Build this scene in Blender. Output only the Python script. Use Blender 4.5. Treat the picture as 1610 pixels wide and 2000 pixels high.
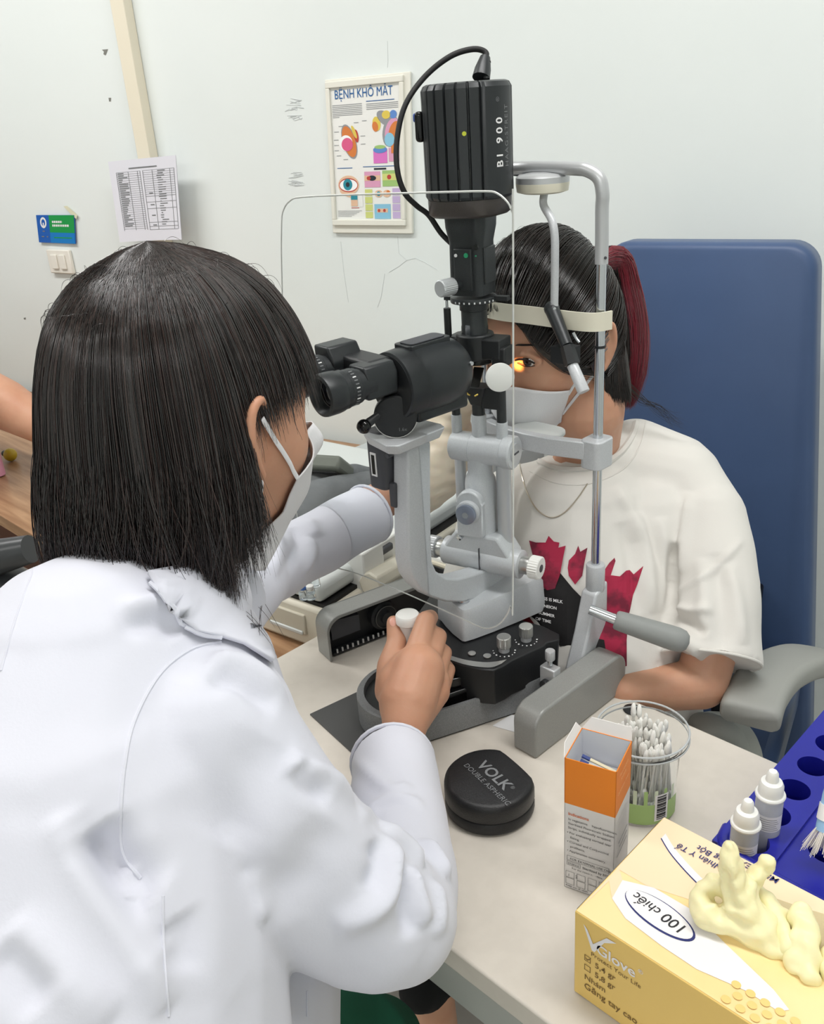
import bpy, bmesh, math, random
import numpy as np
from mathutils import Vector, Matrix
from mathutils.bvhtree import BVHTree
from mathutils.geometry import delaunay_2d_cdt
random.seed(7); RNG = np.random.default_rng(7)
SC = bpy.context.scene
for o in list(bpy.data.objects): bpy.data.objects.remove(o)
COL = SC.collection
# ------------------------------------------------------------------ camera
F_PX = 1750.0; CX, CY = 805.0, 1000.0
CAM = np.array([0.0, 0.0, 1.48])
def _ray(u, v): return np.array([u-CX, -(v-CY), -F_PX])
_Z = -_ray(1090, 4900); _Z /= np.linalg.norm(_Z)
_X = -_ray(-1100, 330); _X -= _X.dot(_Z)*_Z; _X /= np.linalg.norm(_X)
_Y = np.cross(_Z, _X)
ROT = np.array([_X, _Y, _Z])                      # camera axes -> world
cam_d = bpy.data.cameras.new('camera'); cam = bpy.data.objects.new('camera', cam_d); COL.objects.link(cam)
M4 = Matrix.Identity(4)
for i in range(3):
    for j in range(3): M4[i][j] = float(ROT[i, j])
M4.translation = Vector(CAM); cam.matrix_world = M4
cam_d.sensor_fit = 'HORIZONTAL'; cam_d.sensor_width = 36.0; cam_d.lens = F_PX/1610*36.0
cam_d.clip_start = 0.02; cam_d.clip_end = 60
SC.camera = cam
# ------------------------------------------------------------------ exposure, world, lamps of the room
SC.view_settings.view_transform = 'Standard'; SC.view_settings.look = 'None'
SC.view_settings.gamma = 1.0; SC.view_settings.use_curve_mapping = False
SC.view_settings.exposure = 0.11
w = bpy.data.worlds.new('world'); SC.world = w; w.use_nodes = True
w.node_tree.nodes['Background'].inputs[0].default_value = (0.9, 0.95, 1.0, 1); w.node_tree.nodes['Background'].inputs[1].default_value = 0.15
WA = math.radians(12.0)                            # the back wall runs 12 degrees off the table
WU = np.array([math.cos(WA), math.sin(WA), 0.0]); WN = np.array([-math.sin(WA), math.cos(WA), 0.0])
WALL_D = 1.68; CEIL = 2.75
CEIL_LAMPS = [(-2.3, 0.65, 1.6, 0.28, 22.0), (0.0, 0.75, 1.6, 0.28, 17.0), (-2.4, -1.2, 1.6, 0.28, 9.0), (0.4, -1.8, 1.6, 0.28, 25.0)]   # wall frame: along, out, length, width, watts
def wf(a, d, z): return np.array([0, 0, z]) + WU*a + WN*d
for k, (a, d, ln, wd, lw) in enumerate(CEIL_LAMPS):
    ld = bpy.data.lights.new('ceiling_lamp_light', 'AREA'); ld.shape = 'RECTANGLE'; ld.size = ln; ld.size_y = wd
    ld.energy = lw; ld.color = (1.0, 0.99, 0.985)
    lo = bpy.data.objects.new('ceiling_lamp_light', ld); COL.objects.link(lo)
    lo.location = wf(a, d, CEIL-0.085); lo.rotation_euler = (0, 0, WA)
# ------------------------------------------------------------------ pixel -> place helpers
def at(u, v, X=None, Y=None, Z=None, D=None, W=None):
    r = ROT @ _ray(u, v)
    if D is not None: t = D/F_PX
    elif X is not None: t = X/r[0]
    elif Y is not None: t = Y/r[1]
    elif Z is not None: t = (Z-CAM[2])/r[2]
    else: t = W/float(r.dot(WN))
    return CAM + r*t
def dep(p): return float(-(ROT.T @ (np.asarray(p)-CAM))[2])
def nrm(a):
    a = np.asarray(a, float); return a/(np.linalg.norm(a)+1e-12)
# ------------------------------------------------------------------ materials
def lin(c):
    return tuple(((x/255.0)/12.92 if x/255.0 <= 0.04045 else ((x/255.0+0.055)/1.055)**2.4) for x in c)
MATS = {}
def mat(name, rgb, rough=0.5, metal=0.0, spec=0.5, noise=None, bump=None, trans=0.0, ior=1.45, sss=0.0, coat=0.0, emit=None, alpha=None, sheen=0.0):
    m = bpy.data.materials.new(name); m.use_nodes = True; nt = m.node_tree; b = nt.nodes['Principled BSDF']
    c = lin(rgb); b.inputs['Base Color'].default_value = (*c, 1)
    b.inputs['Roughness'].default_value = rough; b.inputs['Metallic'].default_value = metal
    b.inputs['Specular IOR Level'].default_value = spec; b.inputs['IOR'].default_value = ior
    b.inputs['Transmission Weight'].default_value = trans; b.inputs['Coat Weight'].default_value = coat
    if sss: b.inputs['Subsurface Weight'].default_value = sss; b.inputs['Subsurface Radius'].default_value = (1.0, 0.35, 0.2); b.inputs['Subsurface Scale'].default_value = 0.008
    if sheen: b.inputs['Sheen Weight'].default_value = sheen
    if alpha is not None: b.inputs['Alpha'].default_value = alpha
    if emit: b.inputs['Emission Color'].default_value = (*lin(emit[0]), 1); b.inputs['Emission Strength'].default_value = emit[1]
    if noise or bump:
        tc = nt.nodes.new('ShaderNodeTexCoord')
    if noise:                                        # (scale, second colour, low, high)
        n = nt.nodes.new('ShaderNodeTexNoise'); n.inputs['Scale'].default_value = noise[0]; n.inputs['Detail'].default_value = 5
        r = nt.nodes.new('ShaderNodeMapRange'); r.inputs['From Min'].default_value = noise[2]; r.inputs['From Max'].default_value = noise[3]
        mx = nt.nodes.new('ShaderNodeMix'); mx.data_type = 'RGBA'
        mx.inputs[6].default_value = (*c, 1); mx.inputs[7].default_value = (*lin(noise[1]), 1)
        nt.links.new(tc.outputs['Object'], n.inputs['Vector']); nt.links.new(n.outputs['Fac'], r.inputs['Value'])
        nt.links.new(r.outputs['Result'], mx.inputs[0]); nt.links.new(mx.outputs[2], b.inputs['Base Color'])
    if bump:                                         # (scale, distance, strength)
        n2 = nt.nodes.new('ShaderNodeTexNoise'); n2.inputs['Scale'].default_value = bump[0]; n2.inputs['Detail'].default_value = 4
        bp = nt.nodes.new('ShaderNodeBump'); bp.inputs['Distance'].default_value = bump[1]; bp.inputs['Strength'].default_value = bump[2]
        nt.links.new(tc.outputs['Object'], n2.inputs['Vector']); nt.links.new(n2.outputs['Fac'], bp.inputs['Height']); nt.links.new(bp.outputs['Normal'], b.inputs['Normal'])
    MATS[name] = m; return m
def wood(name, c1, c2, axis=0, sc=6.0, rough=0.35):
    m = mat(name, c1, rough); nt = m.node_tree; b = nt.nodes['Principled BSDF']
    tc = nt.nodes.new('ShaderNodeTexCoord'); mp = nt.nodes.new('ShaderNodeMapping'); s = [sc*6]*3; s[axis] = sc*0.5; mp.inputs['Scale'].default_value = s
    n = nt.nodes.new('ShaderNodeTexNoise'); n.inputs['Scale'].default_value = 1.0; n.inputs['Detail'].default_value = 8; n.inputs['Distortion'].default_value = 0.6
    cr = nt.nodes.new('ShaderNodeValToRGB'); cr.color_ramp.elements[0].position = 0.35; cr.color_ramp.elements[1].position = 0.68
    cr.color_ramp.elements[0].color = (*lin(c2), 1); cr.color_ramp.elements[1].color = (*lin(c1), 1)
    nt.links.new(tc.outputs['Object'], mp.inputs[0]); nt.links.new(mp.outputs[0], n.inputs['Vector']); nt.links.new(n.outputs['Fac'], cr.inputs[0]); nt.links.new(cr.outputs[0], b.inputs['Base Color'])
    return m
m_wall = mat('wall_paint', (231, 236, 234), 0.7, noise=(1.6, (226, 232, 230), .35, .7), bump=(14, .002, .35))
m_ceil = mat('ceiling_paint', (240, 240, 236), 0.8)
m_floor = mat('floor_tile', (186, 182, 174), 0.4, noise=(5, (170, 164, 156), .4, .7))
m_trim = mat('cream_plastic', (232, 224, 204), 0.45)
m_table = mat('table_laminate', (216, 209, 198), 0.38, noise=(60, (213, 206, 195), .4, .6), bump=(300, .0002, .15))
m_tabledge = mat('table_edge_grey', (176, 178, 172), 0.45)
m_rail = mat('rail_cover_shaded_silver', (150, 151, 148), 0.36, metal=0.12, noise=(900, (144, 145, 142), .4, .6), bump=(900, .0002, .15))  # darker copy of the silver paint, shade on the side faces put into its colour
m_silver = mat('silver_paint', (200, 203, 206), 0.36, metal=0.10, noise=(900, (192, 195, 198), .4, .6), bump=(900, .0002, .15))
m_silver_d = mat('grey_paint', (138, 140, 141), 0.4, metal=0.12, noise=(900, (120, 122, 124), .4, .6))
m_chrome = mat('chrome', (205, 208, 212), 0.16, metal=1.0)
m_alu = mat('brushed_aluminium', (205, 205, 202), 0.3, metal=0.9)
m_alu_m = mat('matt_aluminium', (196, 198, 200), 0.36, metal=0.45)
m_black = mat('black_plastic', (34, 36, 38), 0.42, bump=(500, .0002, .2))
m_black_g = mat('black_gloss', (12, 12, 13), 0.15)
m_black_s = mat('black_satin', (46, 49, 51), 0.36, metal=0.15, bump=(800, .0002, .2))
m_dkgrey = mat('dark_grey_plastic', (70, 71, 76), 0.5)
m_rubber = mat('black_rubber', (24, 24, 25), 0.6)
m_cream = mat('cream_enamel', (226, 222, 204), 0.4)
m_white_pl = mat('white_plastic', (236, 236, 232), 0.4)
m_grip = mat('grey_grip_rubber', (142, 145, 143), 0.55)
m_print_w = mat('print_white', (235, 235, 235), 0.5)
m_print_g = mat('print_grey', (120, 122, 124), 0.5)
m_print_k = mat('print_black', (40, 40, 44), 0.6)
m_coat = mat('white_coat_cloth', (215, 216, 226), 0.8, noise=(2.5, (211, 213, 224), .4, .65), bump=(420, .0006, .18), sheen=0.2)
m_shirt = mat('white_jersey', (222, 219, 213), 0.85, bump=(500, .0006, .2), sheen=0.2)
m_skin = mat('skin', (198, 149, 121), 0.5, noise=(18, (190, 138, 110), .42, .68), bump=(260, .0007, .25), sss=0.25)
m_skin2 = mat('patient_skin', (206, 158, 130), 0.5, noise=(18, (198, 146, 118), .42, .68), bump=(260, .0006, .2), sss=0.25)
m_mask = mat('white_mask_cloth', (226, 226, 228), 0.8, bump=(700, .0008, .35))
m_blue = mat('blue_vinyl', (68, 89, 126), 0.42, noise=(2.2, (59, 79, 114), .35, .65), bump=(180, .0006, .15))
m_grey_pad = mat('grey_vinyl_pad', (160, 161, 156), 0.55, bump=(120, .0006, .2))
m_acrylic = mat('clear_acrylic', (252, 254, 254), 0.02, trans=1.0, ior=1.12)
m_acrylic_edge = mat('clear_acrylic_edge', (226, 228, 224), 0.35, trans=0.0, alpha=0.85)
# ------------------------------------------------------------------ mesh builder
class MB:
    def __init__(s, xf=None): s.v = []; s.f = []; s.m = []; s.mats = []; s.xf = xf; s.n = 0
    def mi(s, m):
        if m not in s.mats: s.mats.append(m)
        return s.mats.index(m)
    def add(s, V, Fs, m):
        V = np.asarray(V, float).reshape(-1, 3)
        if s.xf is not None: V = V @ s.xf[0].T + s.xf[1]
        k = s.mi(m); b = s.n; s.v.append(V); s.n += len(V)
        for f in Fs: s.f.append(tuple(int(i)+b for i in f)); s.m.append(k)
        return s
    def box(s, c, size, m, ax=None):
        c = np.asarray(c, float); h = np.asarray(size, float)/2
        V = np.array([[x, y, z] for z in (-1, 1) for y in (-1, 1) for x in (-1, 1)])*h
        if ax is not None: V = V @ np.array(ax)
        return s.add(V+c, [(0, 2, 3, 1), (4, 5, 7, 6), (0, 1, 5, 4), (2, 6, 7, 3), (0, 4, 6, 2), (1, 3, 7, 5)], m)
    def rings(s, R, m, cap0=True, cap1=True, closed=False):
        n = len(R[0]); k = len(R); V = np.concatenate([np.asarray(r, float) for r in R]); Fs = []
        for i in range(k if closed else k-1):
            j = (i+1) % k
            for a in range(n):
                b = (a+1) % n; Fs.append((i*n+a, i*n+b, j*n+b, j*n+a))
        if not closed:
            if cap0: Fs.append(tuple(range(n))[::-1])
            if cap1: Fs.append(tuple((k-1)*n+a for a in range(n)))
        return s.add(V, Fs, m)
    def lathe(s, prof, o, ax, m, n=40, cap0=True, cap1=True, sx=1.0, sy=1.0, ref=None):
        ax = nrm(ax); r = np.array([1., 0, 0]) if ref is None else np.asarray(ref, float)
        if abs(ax.dot(nrm(r))) > .95: r = np.array([0, 1., 0])
        a = nrm(r-ax*ax.dot(r)); b = np.cross(ax, a); o = np.asarray(o, float)
        t = np.arange(n)*2*math.pi/n; R = []
        for rad, h in prof: R.append(o+ax*h+np.outer(np.cos(t)*sx, a)*rad+np.outer(np.sin(t)*sy, b)*rad)
        return s.rings(R, m, cap0, cap1)
    def cyl(s, p0, p1, r0, m, r1=None, n=32, bev=0.0, cap=True):
        p0 = np.asarray(p0, float); p1 = np.asarray(p1, float); L = np.linalg.norm(p1-p0); r1 = r0 if r1 is None else r1
        if bev > 0: pr = [(r0-bev, 0), (r0-bev*.3, bev*.3), (r0, bev), (r1, L-bev), (r1-bev*.3, L-bev*.3), (r1-bev, L)]
        else: pr = [(r0, 0), (r1, L)]
        return s.lathe(pr, p0, p1-p0, m, n, cap, cap)
    def tube(s, P, r, m, n=12, sm=0, flat=None, closed=False, cap=True):
        P = [np.asarray(p, float) for p in P]
        if sm: P = catmull(P, sm, closed)
        k = len(P); rr = np.interp(np.linspace(0, 1, k), np.linspace(0, 1, len(r)), r) if hasattr(r, '__len__') else np.full(k, r)
        R = []; up = None
        for i in range(k):
            if closed: d = nrm(P[(i+1) % k]-P[i-1])
            else: d = nrm(P[min(i+1, k-1)]-P[max(i-1, 0)])
            if up is None:
                up = np.array([0, 0, 1.]) if flat is None else np.asarray(flat[2], float)
                if abs(up.dot(d)) > .95: up = np.array([1., 0, 0])
            a = nrm(up-d*up.dot(d)); up = a; b = np.cross(d, a)
            t = np.arange(n)*2*math.pi/n
            fx, fy = (1, 1) if flat is None else flat[:2]
            R.append(P[i]+(np.outer(np.cos(t)*fx, a)+np.outer(np.sin(t)*fy, b))*rr[i])
        return s.rings(R, m, cap, cap, closed)
    def prism(s, poly, o, u, v, w, m):                 # poly in (u,v), swept along vector w
        o = np.asarray(o, float); u = np.asarray(u, float); v = np.asarray(v, float); w = np.asarray(w, float)
        A = np.array([o+u*p[0]+v*p[1] for p in poly]); n = len(A)
        return s.rings([A, A+w], m)
    def sheet(s, G, m, closed=False):                  # G: grid of points [i][j]
        G = np.asarray(G, float); a, b = G.shape[:2]
        return s.add(G.reshape(-1, 3), [(i*b+j, i*b+(j+1) % b, (i+1)*b+(j+1) % b, (i+1)*b+j) for i in range(a-1) for j in range(b if closed else b-1)], m)
    def ball(s, c, r, m, n=20, ax=None):
        r = np.array([r]*3 if np.isscalar(r) else r, float); G = []
        for i in range(n//2+1):
            p = math.pi*i/(n//2)
            G.append([[math.sin(p)*math.cos(2*math.pi*j/n), math.sin(p)*math.sin(2*math.pi*j/n), math.cos(p)] for j in range(n)])
        G = np.array(G)*r
        if ax is not None: G = G @ np.array(ax)
        return s.sheet(G+np.asarray(c, float), m, closed=True)
    def poly(s, P, m): return s.add(P, [tuple(range(len(P)))], m)
    def text(s, body, fn, size, m, align='LEFT', bold=0.0, spacing=1.0, shear=0.0, line=1.0):
        cu = bpy.data.curves.new('t', 'FONT'); cu.body = body; cu.size = size; cu.align_x = align; cu.offset = bold*size; cu.space_character = spacing; cu.shear = shear; cu.space_line = line
        cu.resolution_u = 3
        ob = bpy.data.objects.new('t', cu); COL.objects.link(ob); bpy.context.view_layer.update()
        ev = ob.evaluated_get(bpy.context.evaluated_depsgraph_get()); me = ev.to_mesh()
        V = np.array([v.co[:] for v in me.vertices]) if len(me.vertices) else np.zeros((0, 3)); Fs = [tuple(p.vertices) for p in me.polygons]
        ev.to_mesh_clear(); bpy.data.objects.remove(ob); bpy.data.curves.remove(cu)
        if len(V): s.add(np.array([fn(x, y) for x, y, _ in V]), Fs, m)
        return s
    def build(s, name, parent=None, bevel=0.0, angle=38, seg=2, smooth=True, normals=False):
        me = bpy.data.meshes.new(name); V = np.concatenate(s.v) if s.v else np.zeros((0, 3))
        me.from_pydata(V.tolist(), [], s.f)
        for m in s.mats: me.materials.append(m)
        me.polygons.foreach_set('material_index', s.m)
        if normals:
            bm = bmesh.new(); bm.from_mesh(me); bmesh.ops.recalc_face_normals(bm, faces=bm.faces); bm.to_mesh(me); bm.free()
        me.polygons.foreach_set('use_smooth', [smooth]*len(me.polygons))
        if smooth: me.set_sharp_from_angle(angle=math.radians(angle))
        me.update()
        o = bpy.data.objects.new(name, me); COL.objects.link(o)
        if parent is not None: put(o, parent)
        if bevel > 0:
            b = o.modifiers.new('b', 'BEVEL'); b.width = bevel; b.segments = seg; b.limit_method = 'ANGLE'; b.angle_limit = math.radians(35); b.harden_normals = False
        return o
def put(o, parent):
    o.parent = parent; o.matrix_parent_inverse = Matrix.Translation(parent.location).inverted() if parent.type == 'EMPTY' else Matrix.Identity(4)
def catmull(P, k, closed=False):
    P = [np.asarray(p, float) for p in P]; n = len(P); out = []
    for i in range(n if closed else n-1):
        if closed: a, b, c, d = P[i-1], P[i], P[(i+1) % n], P[(i+2) % n]
        else: a, b, c, d = P[max(i-1, 0)], P[i], P[i+1], P[min(i+2, n-1)]
        for j in range(k):
            t = j/k; out.append(.5*((2*b)+(c-a)*t+(2*a-5*b+4*c-d)*t*t+(3*b-a-3*c+d)*t**3))
    if not closed: out.append(P[-1])
    return out
def rrect(w, h, r, k=5, cx=0, cy=0):
    out = []
    for (sx, sy, a0) in ((1, 1, 0), (-1, 1, 90), (-1, -1, 180), (1, -1, 270)):
        for i in range(k+1):
            a = math.radians(a0+90*i/k); out.append((cx+sx*(w/2-r)+r*math.cos(a), cy+sy*(h/2-r)+r*math.sin(a)))
    return out
def empty(name, loc):
    o = bpy.data.objects.new(name, None); COL.objects.link(o); o.location = Vector([float(x) for x in loc]); o.empty_display_size = .05
    bpy.context.view_layer.update(); return o
def tag(o, label, cat, group=None, kind=None):
    if label: o['label'] = label
    if cat: o['category'] = cat
    if group: o['group'] = group
    if kind: o['kind'] = kind
    return o
def struct(o): o['kind'] = 'structure'; return o
def frame(deg):
    a = math.radians(deg); return np.array([math.cos(a), math.sin(a), 0.]), np.array([-math.sin(a), math.cos(a), 0.]), np.array([0, 0, 1.])
XA, YA, ZA = np.eye(3)
# organic bodies: union of tapered capsules -> one voxel-remeshed surface
def caps(mb, ch, m, n=20):
    """ch: list of (u, v, depth, radius_px[, squash]) ; consecutive ones are joined by a tapered capsule"""
    P = [(at(c[0], c[1], D=c[2]), c[3]*c[2]/F_PX) for c in ch]
    caps3(mb, P, m, n)
def caps3(mb, P, m, n=20):
    for i, (p, r) in enumerate(P):
        mb.ball(p, r, m, n)
        if i+1 < len(P):
            q, r2 = P[i+1]; k = 1
            if np.linalg.norm(q-p) > 1e-5: mb.cyl(p, q, r, m, r1=r2, n=n)
def organic(mb, name, parent, vox, smooth=6, factor=0.5, sub=None):
    tmp = mb.build('tmp', smooth=False)
    r = tmp.modifiers.new('r', 'REMESH'); r.mode = 'VOXEL'; r.voxel_size = vox; r.adaptivity = 0
    if smooth:
        s = tmp.modifiers.new('s', 'SMOOTH'); s.iterations = smooth; s.factor = factor
    bpy.context.view_layer.update()
    ev = tmp.evaluated_get(bpy.context.evaluated_depsgraph_get()); me = bpy.data.meshes.new_from_object(ev)
    bpy.data.objects.remove(tmp)
    me.name = name; me.materials.clear(); me.materials.append(mb.mats[0])
    me.polygons.foreach_set('use_smooth', [True]*len(me.polygons)); me.polygons.foreach_set('material_index', [0]*len(me.polygons))
    o = bpy.data.objects.new(name, me); COL.objects.link(o)
    if parent is not None: put(o, parent)
    return o
def get_co(o):
    a = np.empty(len(o.data.vertices)*3); o.data.vertices.foreach_get('co', a); return a.reshape(-1, 3)
def set_co(o, a): o.data.vertices.foreach_set('co', a.ravel()); o.data.update()
def get_no(o):
    a = np.empty(len(o.data.vertices)*3); o.data.vertices.foreach_get('normal', a); return a.reshape(-1, 3)
def bvh(o): return BVHTree.FromPolygons([tuple(v.co) for v in o.data.vertices], [tuple(p.vertices) for p in o.data.polygons])
def hit(tree, u, v):
    d = nrm(ROT @ _ray(u, v)); h = tree.ray_cast(Vector(CAM), Vector(d))
    return (np.array(h[0]), np.array(h[1])) if h[0] is not None else (None, None)
def folds(o, L):
    """L: (pixel polyline on the surface, half width m, height m). Raises or sinks the cloth along that line."""
    T = bvh(o); co = get_co(o); no = get_no(o); disp = np.zeros(len(co))
    for line, wd, h in L:
        pts = [hit(T, *p)[0] for p in catmull([np.array([a, b, 0.]) for a, b in line], 4) for p in [(p[0], p[1])]]
        pts = [p for p in pts if p is not None]
        if len(pts) < 2: continue
        A = np.array(pts[:-1]); B = np.array(pts[1:]); n = len(A)
        lo = np.minimum(A.min(0), B.min(0))-3*wd; hi = np.maximum(A.max(0), B.max(0))+3*wd
        idx = np.where(((co > lo) & (co < hi)).all(1))[0]
        if not len(idx): continue
        C = co[idx]; best = np.full(len(C), 9.); tt = np.zeros(len(C))
        for k in range(n):
            ab = B[k]-A[k]; t = np.clip(((C-A[k]) @ ab)/(ab @ ab+1e-12), 0, 1); d = np.linalg.norm(C-A[k]-t[:, None]*ab, axis=1)
            b = d < best; best[b] = d[b]; tt[b] = (k+t[b])/n
        disp[idx] += 1.45*h*np.exp(-(best/wd)**2)*np.clip(np.minimum(tt, 1-tt)*4, 0, 1)**.7
    set_co(o, co+no*disp[:, None])
def wavy(o, amp, scale, seed=0, amount=None):
    """low frequency cloth unevenness: sum of directional sines"""
    r = np.random.default_rng(seed); co = get_co(o); no = get_no(o); d = np.zeros(len(co))
    for i in range(9):
        k = r.normal(size=3); k /= np.linalg.norm(k); d += np.sin((co @ k)*scale*(0.6+r.random()*1.6)+r.random()*7)/3.0
    set_co(o, co+no*(amp*d)[:, None])
def decal(mb, T, poly, m, off=0.0008, step=8.0):
    """flat print that follows a surface: polygon in pixels laid on the surface the BVH describes"""
    n = len(poly); P = [Vector((float(a), float(b))) for a, b in poly]; E = [(i, (i+1) % n) for i in range(n)]
    xs = [p.x for p in P]; ys = [p.y for p in P]; x = min(xs)+step/2
    while x < max(xs):
        y = min(ys)+step/2
        while y < max(ys): P.append(Vector((x, y))); y += step
        x += step
    r = delaunay_2d_cdt(P, E, [], 1, 1e-4); V = []; ok = []
    for q in r[0]:
        h, nn = hit(T, q.x, q.y)
        if h is None: V.append((0, 0, 0)); ok.append(False)
        else:
            vd = nrm(CAM-h); nn = nn if nn.dot(vd) > 0 else -nn; V.append(h+nn*off); ok.append(True)
    Fs = [tuple(f) for f in r[2] if all(ok[i] for i in f)]
    if Fs: mb.add(np.array(V), Fs, m)
# ================================================================== ROOM
A0, A1, D0 = -6.0, 2.0, -2.6
mb = MB(); 
def wbox(mb, a0, a1, d0, d1, z0, z1, m):
    c = wf((a0+a1)/2, (d0+d1)/2, (z0+z1)/2); mb.box(c, (a1-a0, d1-d0, z1-z0), m, ax=[WU, WN, ZA]); return mb
m_chip = mat('wall_chip', (128, 128, 122), 0.9)
m_scrib = mat('wall_scribble', (206, 210, 210), 0.8)
wbox(mb, A0, A1, WALL_D, WALL_D+.1, 0, CEIL, m_wall)
def wpt(u, v, off=0.0): return at(u, v, W=WALL_D-off)
for P in ([(199, 97), (211, 96), (208, 103), (206, 108), (202, 106), (203, 101)], [(212, 191), (217, 191), (216, 198), (213, 198)], [(46, 621), (50, 620), (50, 624), (47, 624)]):
    mb.poly([wpt(u, v, .0008) for u, v in P], m_chip)
rr = random.Random(3)
for (x0, y0, w_, h_) in ((556, 194, 38, 38), (562, 338, 34, 40)):
    for k in range(9):
        a = (x0+rr.random()*w_, y0+rr.random()*h_); L = [a]
        for j in range(4): L.append((x0+rr.random()*w_, a[1]+(rr.random()-.5)*9))
        mb.tube([wpt(p[0], p[1], .0005) for p in L], .0004, m_scrib, n=4)
for L in ([(757, 80), (758, 120), (757, 132)], [(777, 462), (780, 495), (795, 508), (812, 504), (830, 512), (855, 527)], [(795, 508), (780, 520), (760, 532)], [(666, 472), (672, 530), (681, 590)], [(752, 535), (745, 580), (738, 600)]):
    mb.tube([wpt(p[0], p[1], .0003) for p in L], .0005, m_scrib, n=4)
struct(mb.build('wall_back'))
struct(wbox(MB(), A0-.1, A0, D0, WALL_D, 0, CEIL, m_wall).build('wall_left'))
struct(wbox(MB(), A1, A1+.1, D0, WALL_D, 0, CEIL, m_wall).build('wall_right'))
struct(wbox(MB(), A0, A1, D0-.1, D0, 0, CEIL, m_wall).build('wall_front'))
struct(wbox(MB(), A0-.1, A1+.1, D0-.1, WALL_D+.1, -.1, 0, m_floor).build('floor'))
struct(wbox(MB(), A0-.1, A1+.1, D0-.1, WALL_D+.1, CEIL, CEIL+.1, m_ceil).build('ceiling'))
m_lampglow = mat('lamp_diffuser', (255, 252, 246), 0.6, emit=((255, 252, 246), 3.0))
lamp_place = ['near the back wall, left half of the room', 'above the patient chair', 'behind the doctor, towards the left', 'behind the camera, towards the right']
for k, (a, d, ln, wd, lw) in enumerate(CEIL_LAMPS):
    t = empty('ceiling_lamp', wf(a, d, CEIL)); tag(t, 'long white ceiling lamp '+lamp_place[k], 'lamp', 'ceiling lamps')
    wbox(MB(), a-ln/2-.02, a+ln/2+.02, d-wd/2-.02, d+wd/2+.02, CEIL-.06, CEIL-.001, m_white_pl).build('housing', t)
    wbox(MB(), a-ln/2, a+ln/2, d-wd/2, d+wd/2, CEIL-.075, CEIL-.061, m_lampglow).build('diffuser', t)
# cable trunking on the wall
a_t = float(at(268, 100, W=WALL_D).dot(WU))
m1 = MB(); wbox(m1, a_t-.033, a_t+.012, WALL_D-.028, WALL_D-.0005, .76, CEIL, m_trim)
struct(m1.build('trim_1', bevel=.002))
# ------------------------------------------------------------------ poster
q0 = at(633, 156, W=WALL_D-.01); q1 = at(806, 457, W=WALL_D-.01)
pa0, pa1 = float(q0.dot(WU)), float(at(799, 131, W=WALL_D-.01).dot(WU)); pz1 = q0[2]; pz0 = q1[2]; PW = pa1-pa0; PH = pz1-pz0
m_p = lambda n, c: mat('poster_'+n, c, .55)
pc = dict(w=m_p('paper', (238, 238, 234)), frame=m_p('frame', (233, 231, 220)), blue=m_p('blue', (38, 98, 160)), grey=m_p('text', (150, 152, 156)), pink=m_p('pink', (222, 96, 140)), orange=m_p('orange', (216, 128, 66)),
          lilac=m_p('lilac', (196, 176, 214)), green=m_p('green', (160, 196, 120)), lime=m_p('lime', (208, 214, 130)), sky=m_p('sky', (140, 196, 222)), teal=m_p('teal', (46, 140, 158)), skin=m_p('skin', (228, 190, 160)), dark=m_p('dark', (40, 46, 56)), mag=m_p('magenta', (220, 120, 196)), red=m_p('red', (188, 70, 60)), rose=m_p('rose', (220, 160, 190)), white=m_p('white', (250, 250, 250)), yel=m_p('yellow', (224, 200, 90)), bl2=m_p('mid_blue', (98, 140, 206)))
def pf(s, t, off): return WU*(pa0+PW*s-.018*t*1.0)+WN*(WALL_D-off)+ZA*(pz1-PH*t)
tp = empty('poster', pf(.5, 1, 0)); tag(tp, 'framed dry eye disease poster with eye drawings hanging behind the black lamp tower', 'poster')
mb = MB()
def quad3(mb, fn, s0, t0, s1, t1, m, off): mb.add([fn(s0, t0, off), fn(s1, t0, off), fn(s1, t1, off), fn(s0, t1, off)], [(0, 1, 2, 3)], m)
def slab(mb, fn, s0, t0, s1, t1, m, o0, o1):
    mb.rings([[fn(s0, t0, o0), fn(s1, t0, o0), fn(s1, t1, o0), fn(s0, t1, o0)], [fn(s0, t0, o1), fn(s1, t0, o1), fn(s1, t1, o1), fn(s0, t1, o1)]], m)
slab(mb, pf, 0, 0, 1, 1, pc['frame'], .001, .008)
for r in ((.02, .015, .935, .055), (.02, .905, .935, .945), (.02, .055, .065, .905), (.89, .055, .935, .905)): slab(mb, pf, *r, pc['frame'], .008, .014)
mb.build('frame', tp, bevel=.0015, normals=True)
mb = MB(); S0, S1, T0, T1 = .065, .89, .055, .905
def pp(s, t, off): return pf(S0+(S1-S0)*s, T0+(T1-T0)*t, off)
quad3(mb, pp, 0, 0, 1, 1, pc['w'], .0085)
def el(cx, cy, rx, ry, m, off=.0092, rot=0, n=24):
    P = []
    for i in range(n):
        a = 2*math.pi*i/n; x = rx*math.cos(a); y = ry*math.sin(a); P.append(pp(cx+x*math.cos(rot)-y*math.sin(rot), cy+(x*math.sin(rot)+y*math.cos(rot)), off))
    mb.poly(P, m)
def pq(s0, t0, s1, t1, c, off=.0092): quad3(mb, pp, s0, t0, s1, t1, pc[c], off)
ux = (pp(1, 0, 0)-pp(0, 0, 0)); uy = (pp(0, 0, 0)-pp(0, 1, 0)); uxn, uyn = nrm(ux), nrm(uy)
mb.text('BỆNH KHÔ MẮT', lambda x, y: pp(.48, .082, .0094)+uxn*x*.92+uyn*y*1.15, .0215, pc['blue'], 'CENTER')
for i in range(8): pq(.02, .125+.0125*i, .46 if i < 7 else .12, .129+.0125*i, 'grey')
pq(.52, .112, .92, .117, 'blue')
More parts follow.
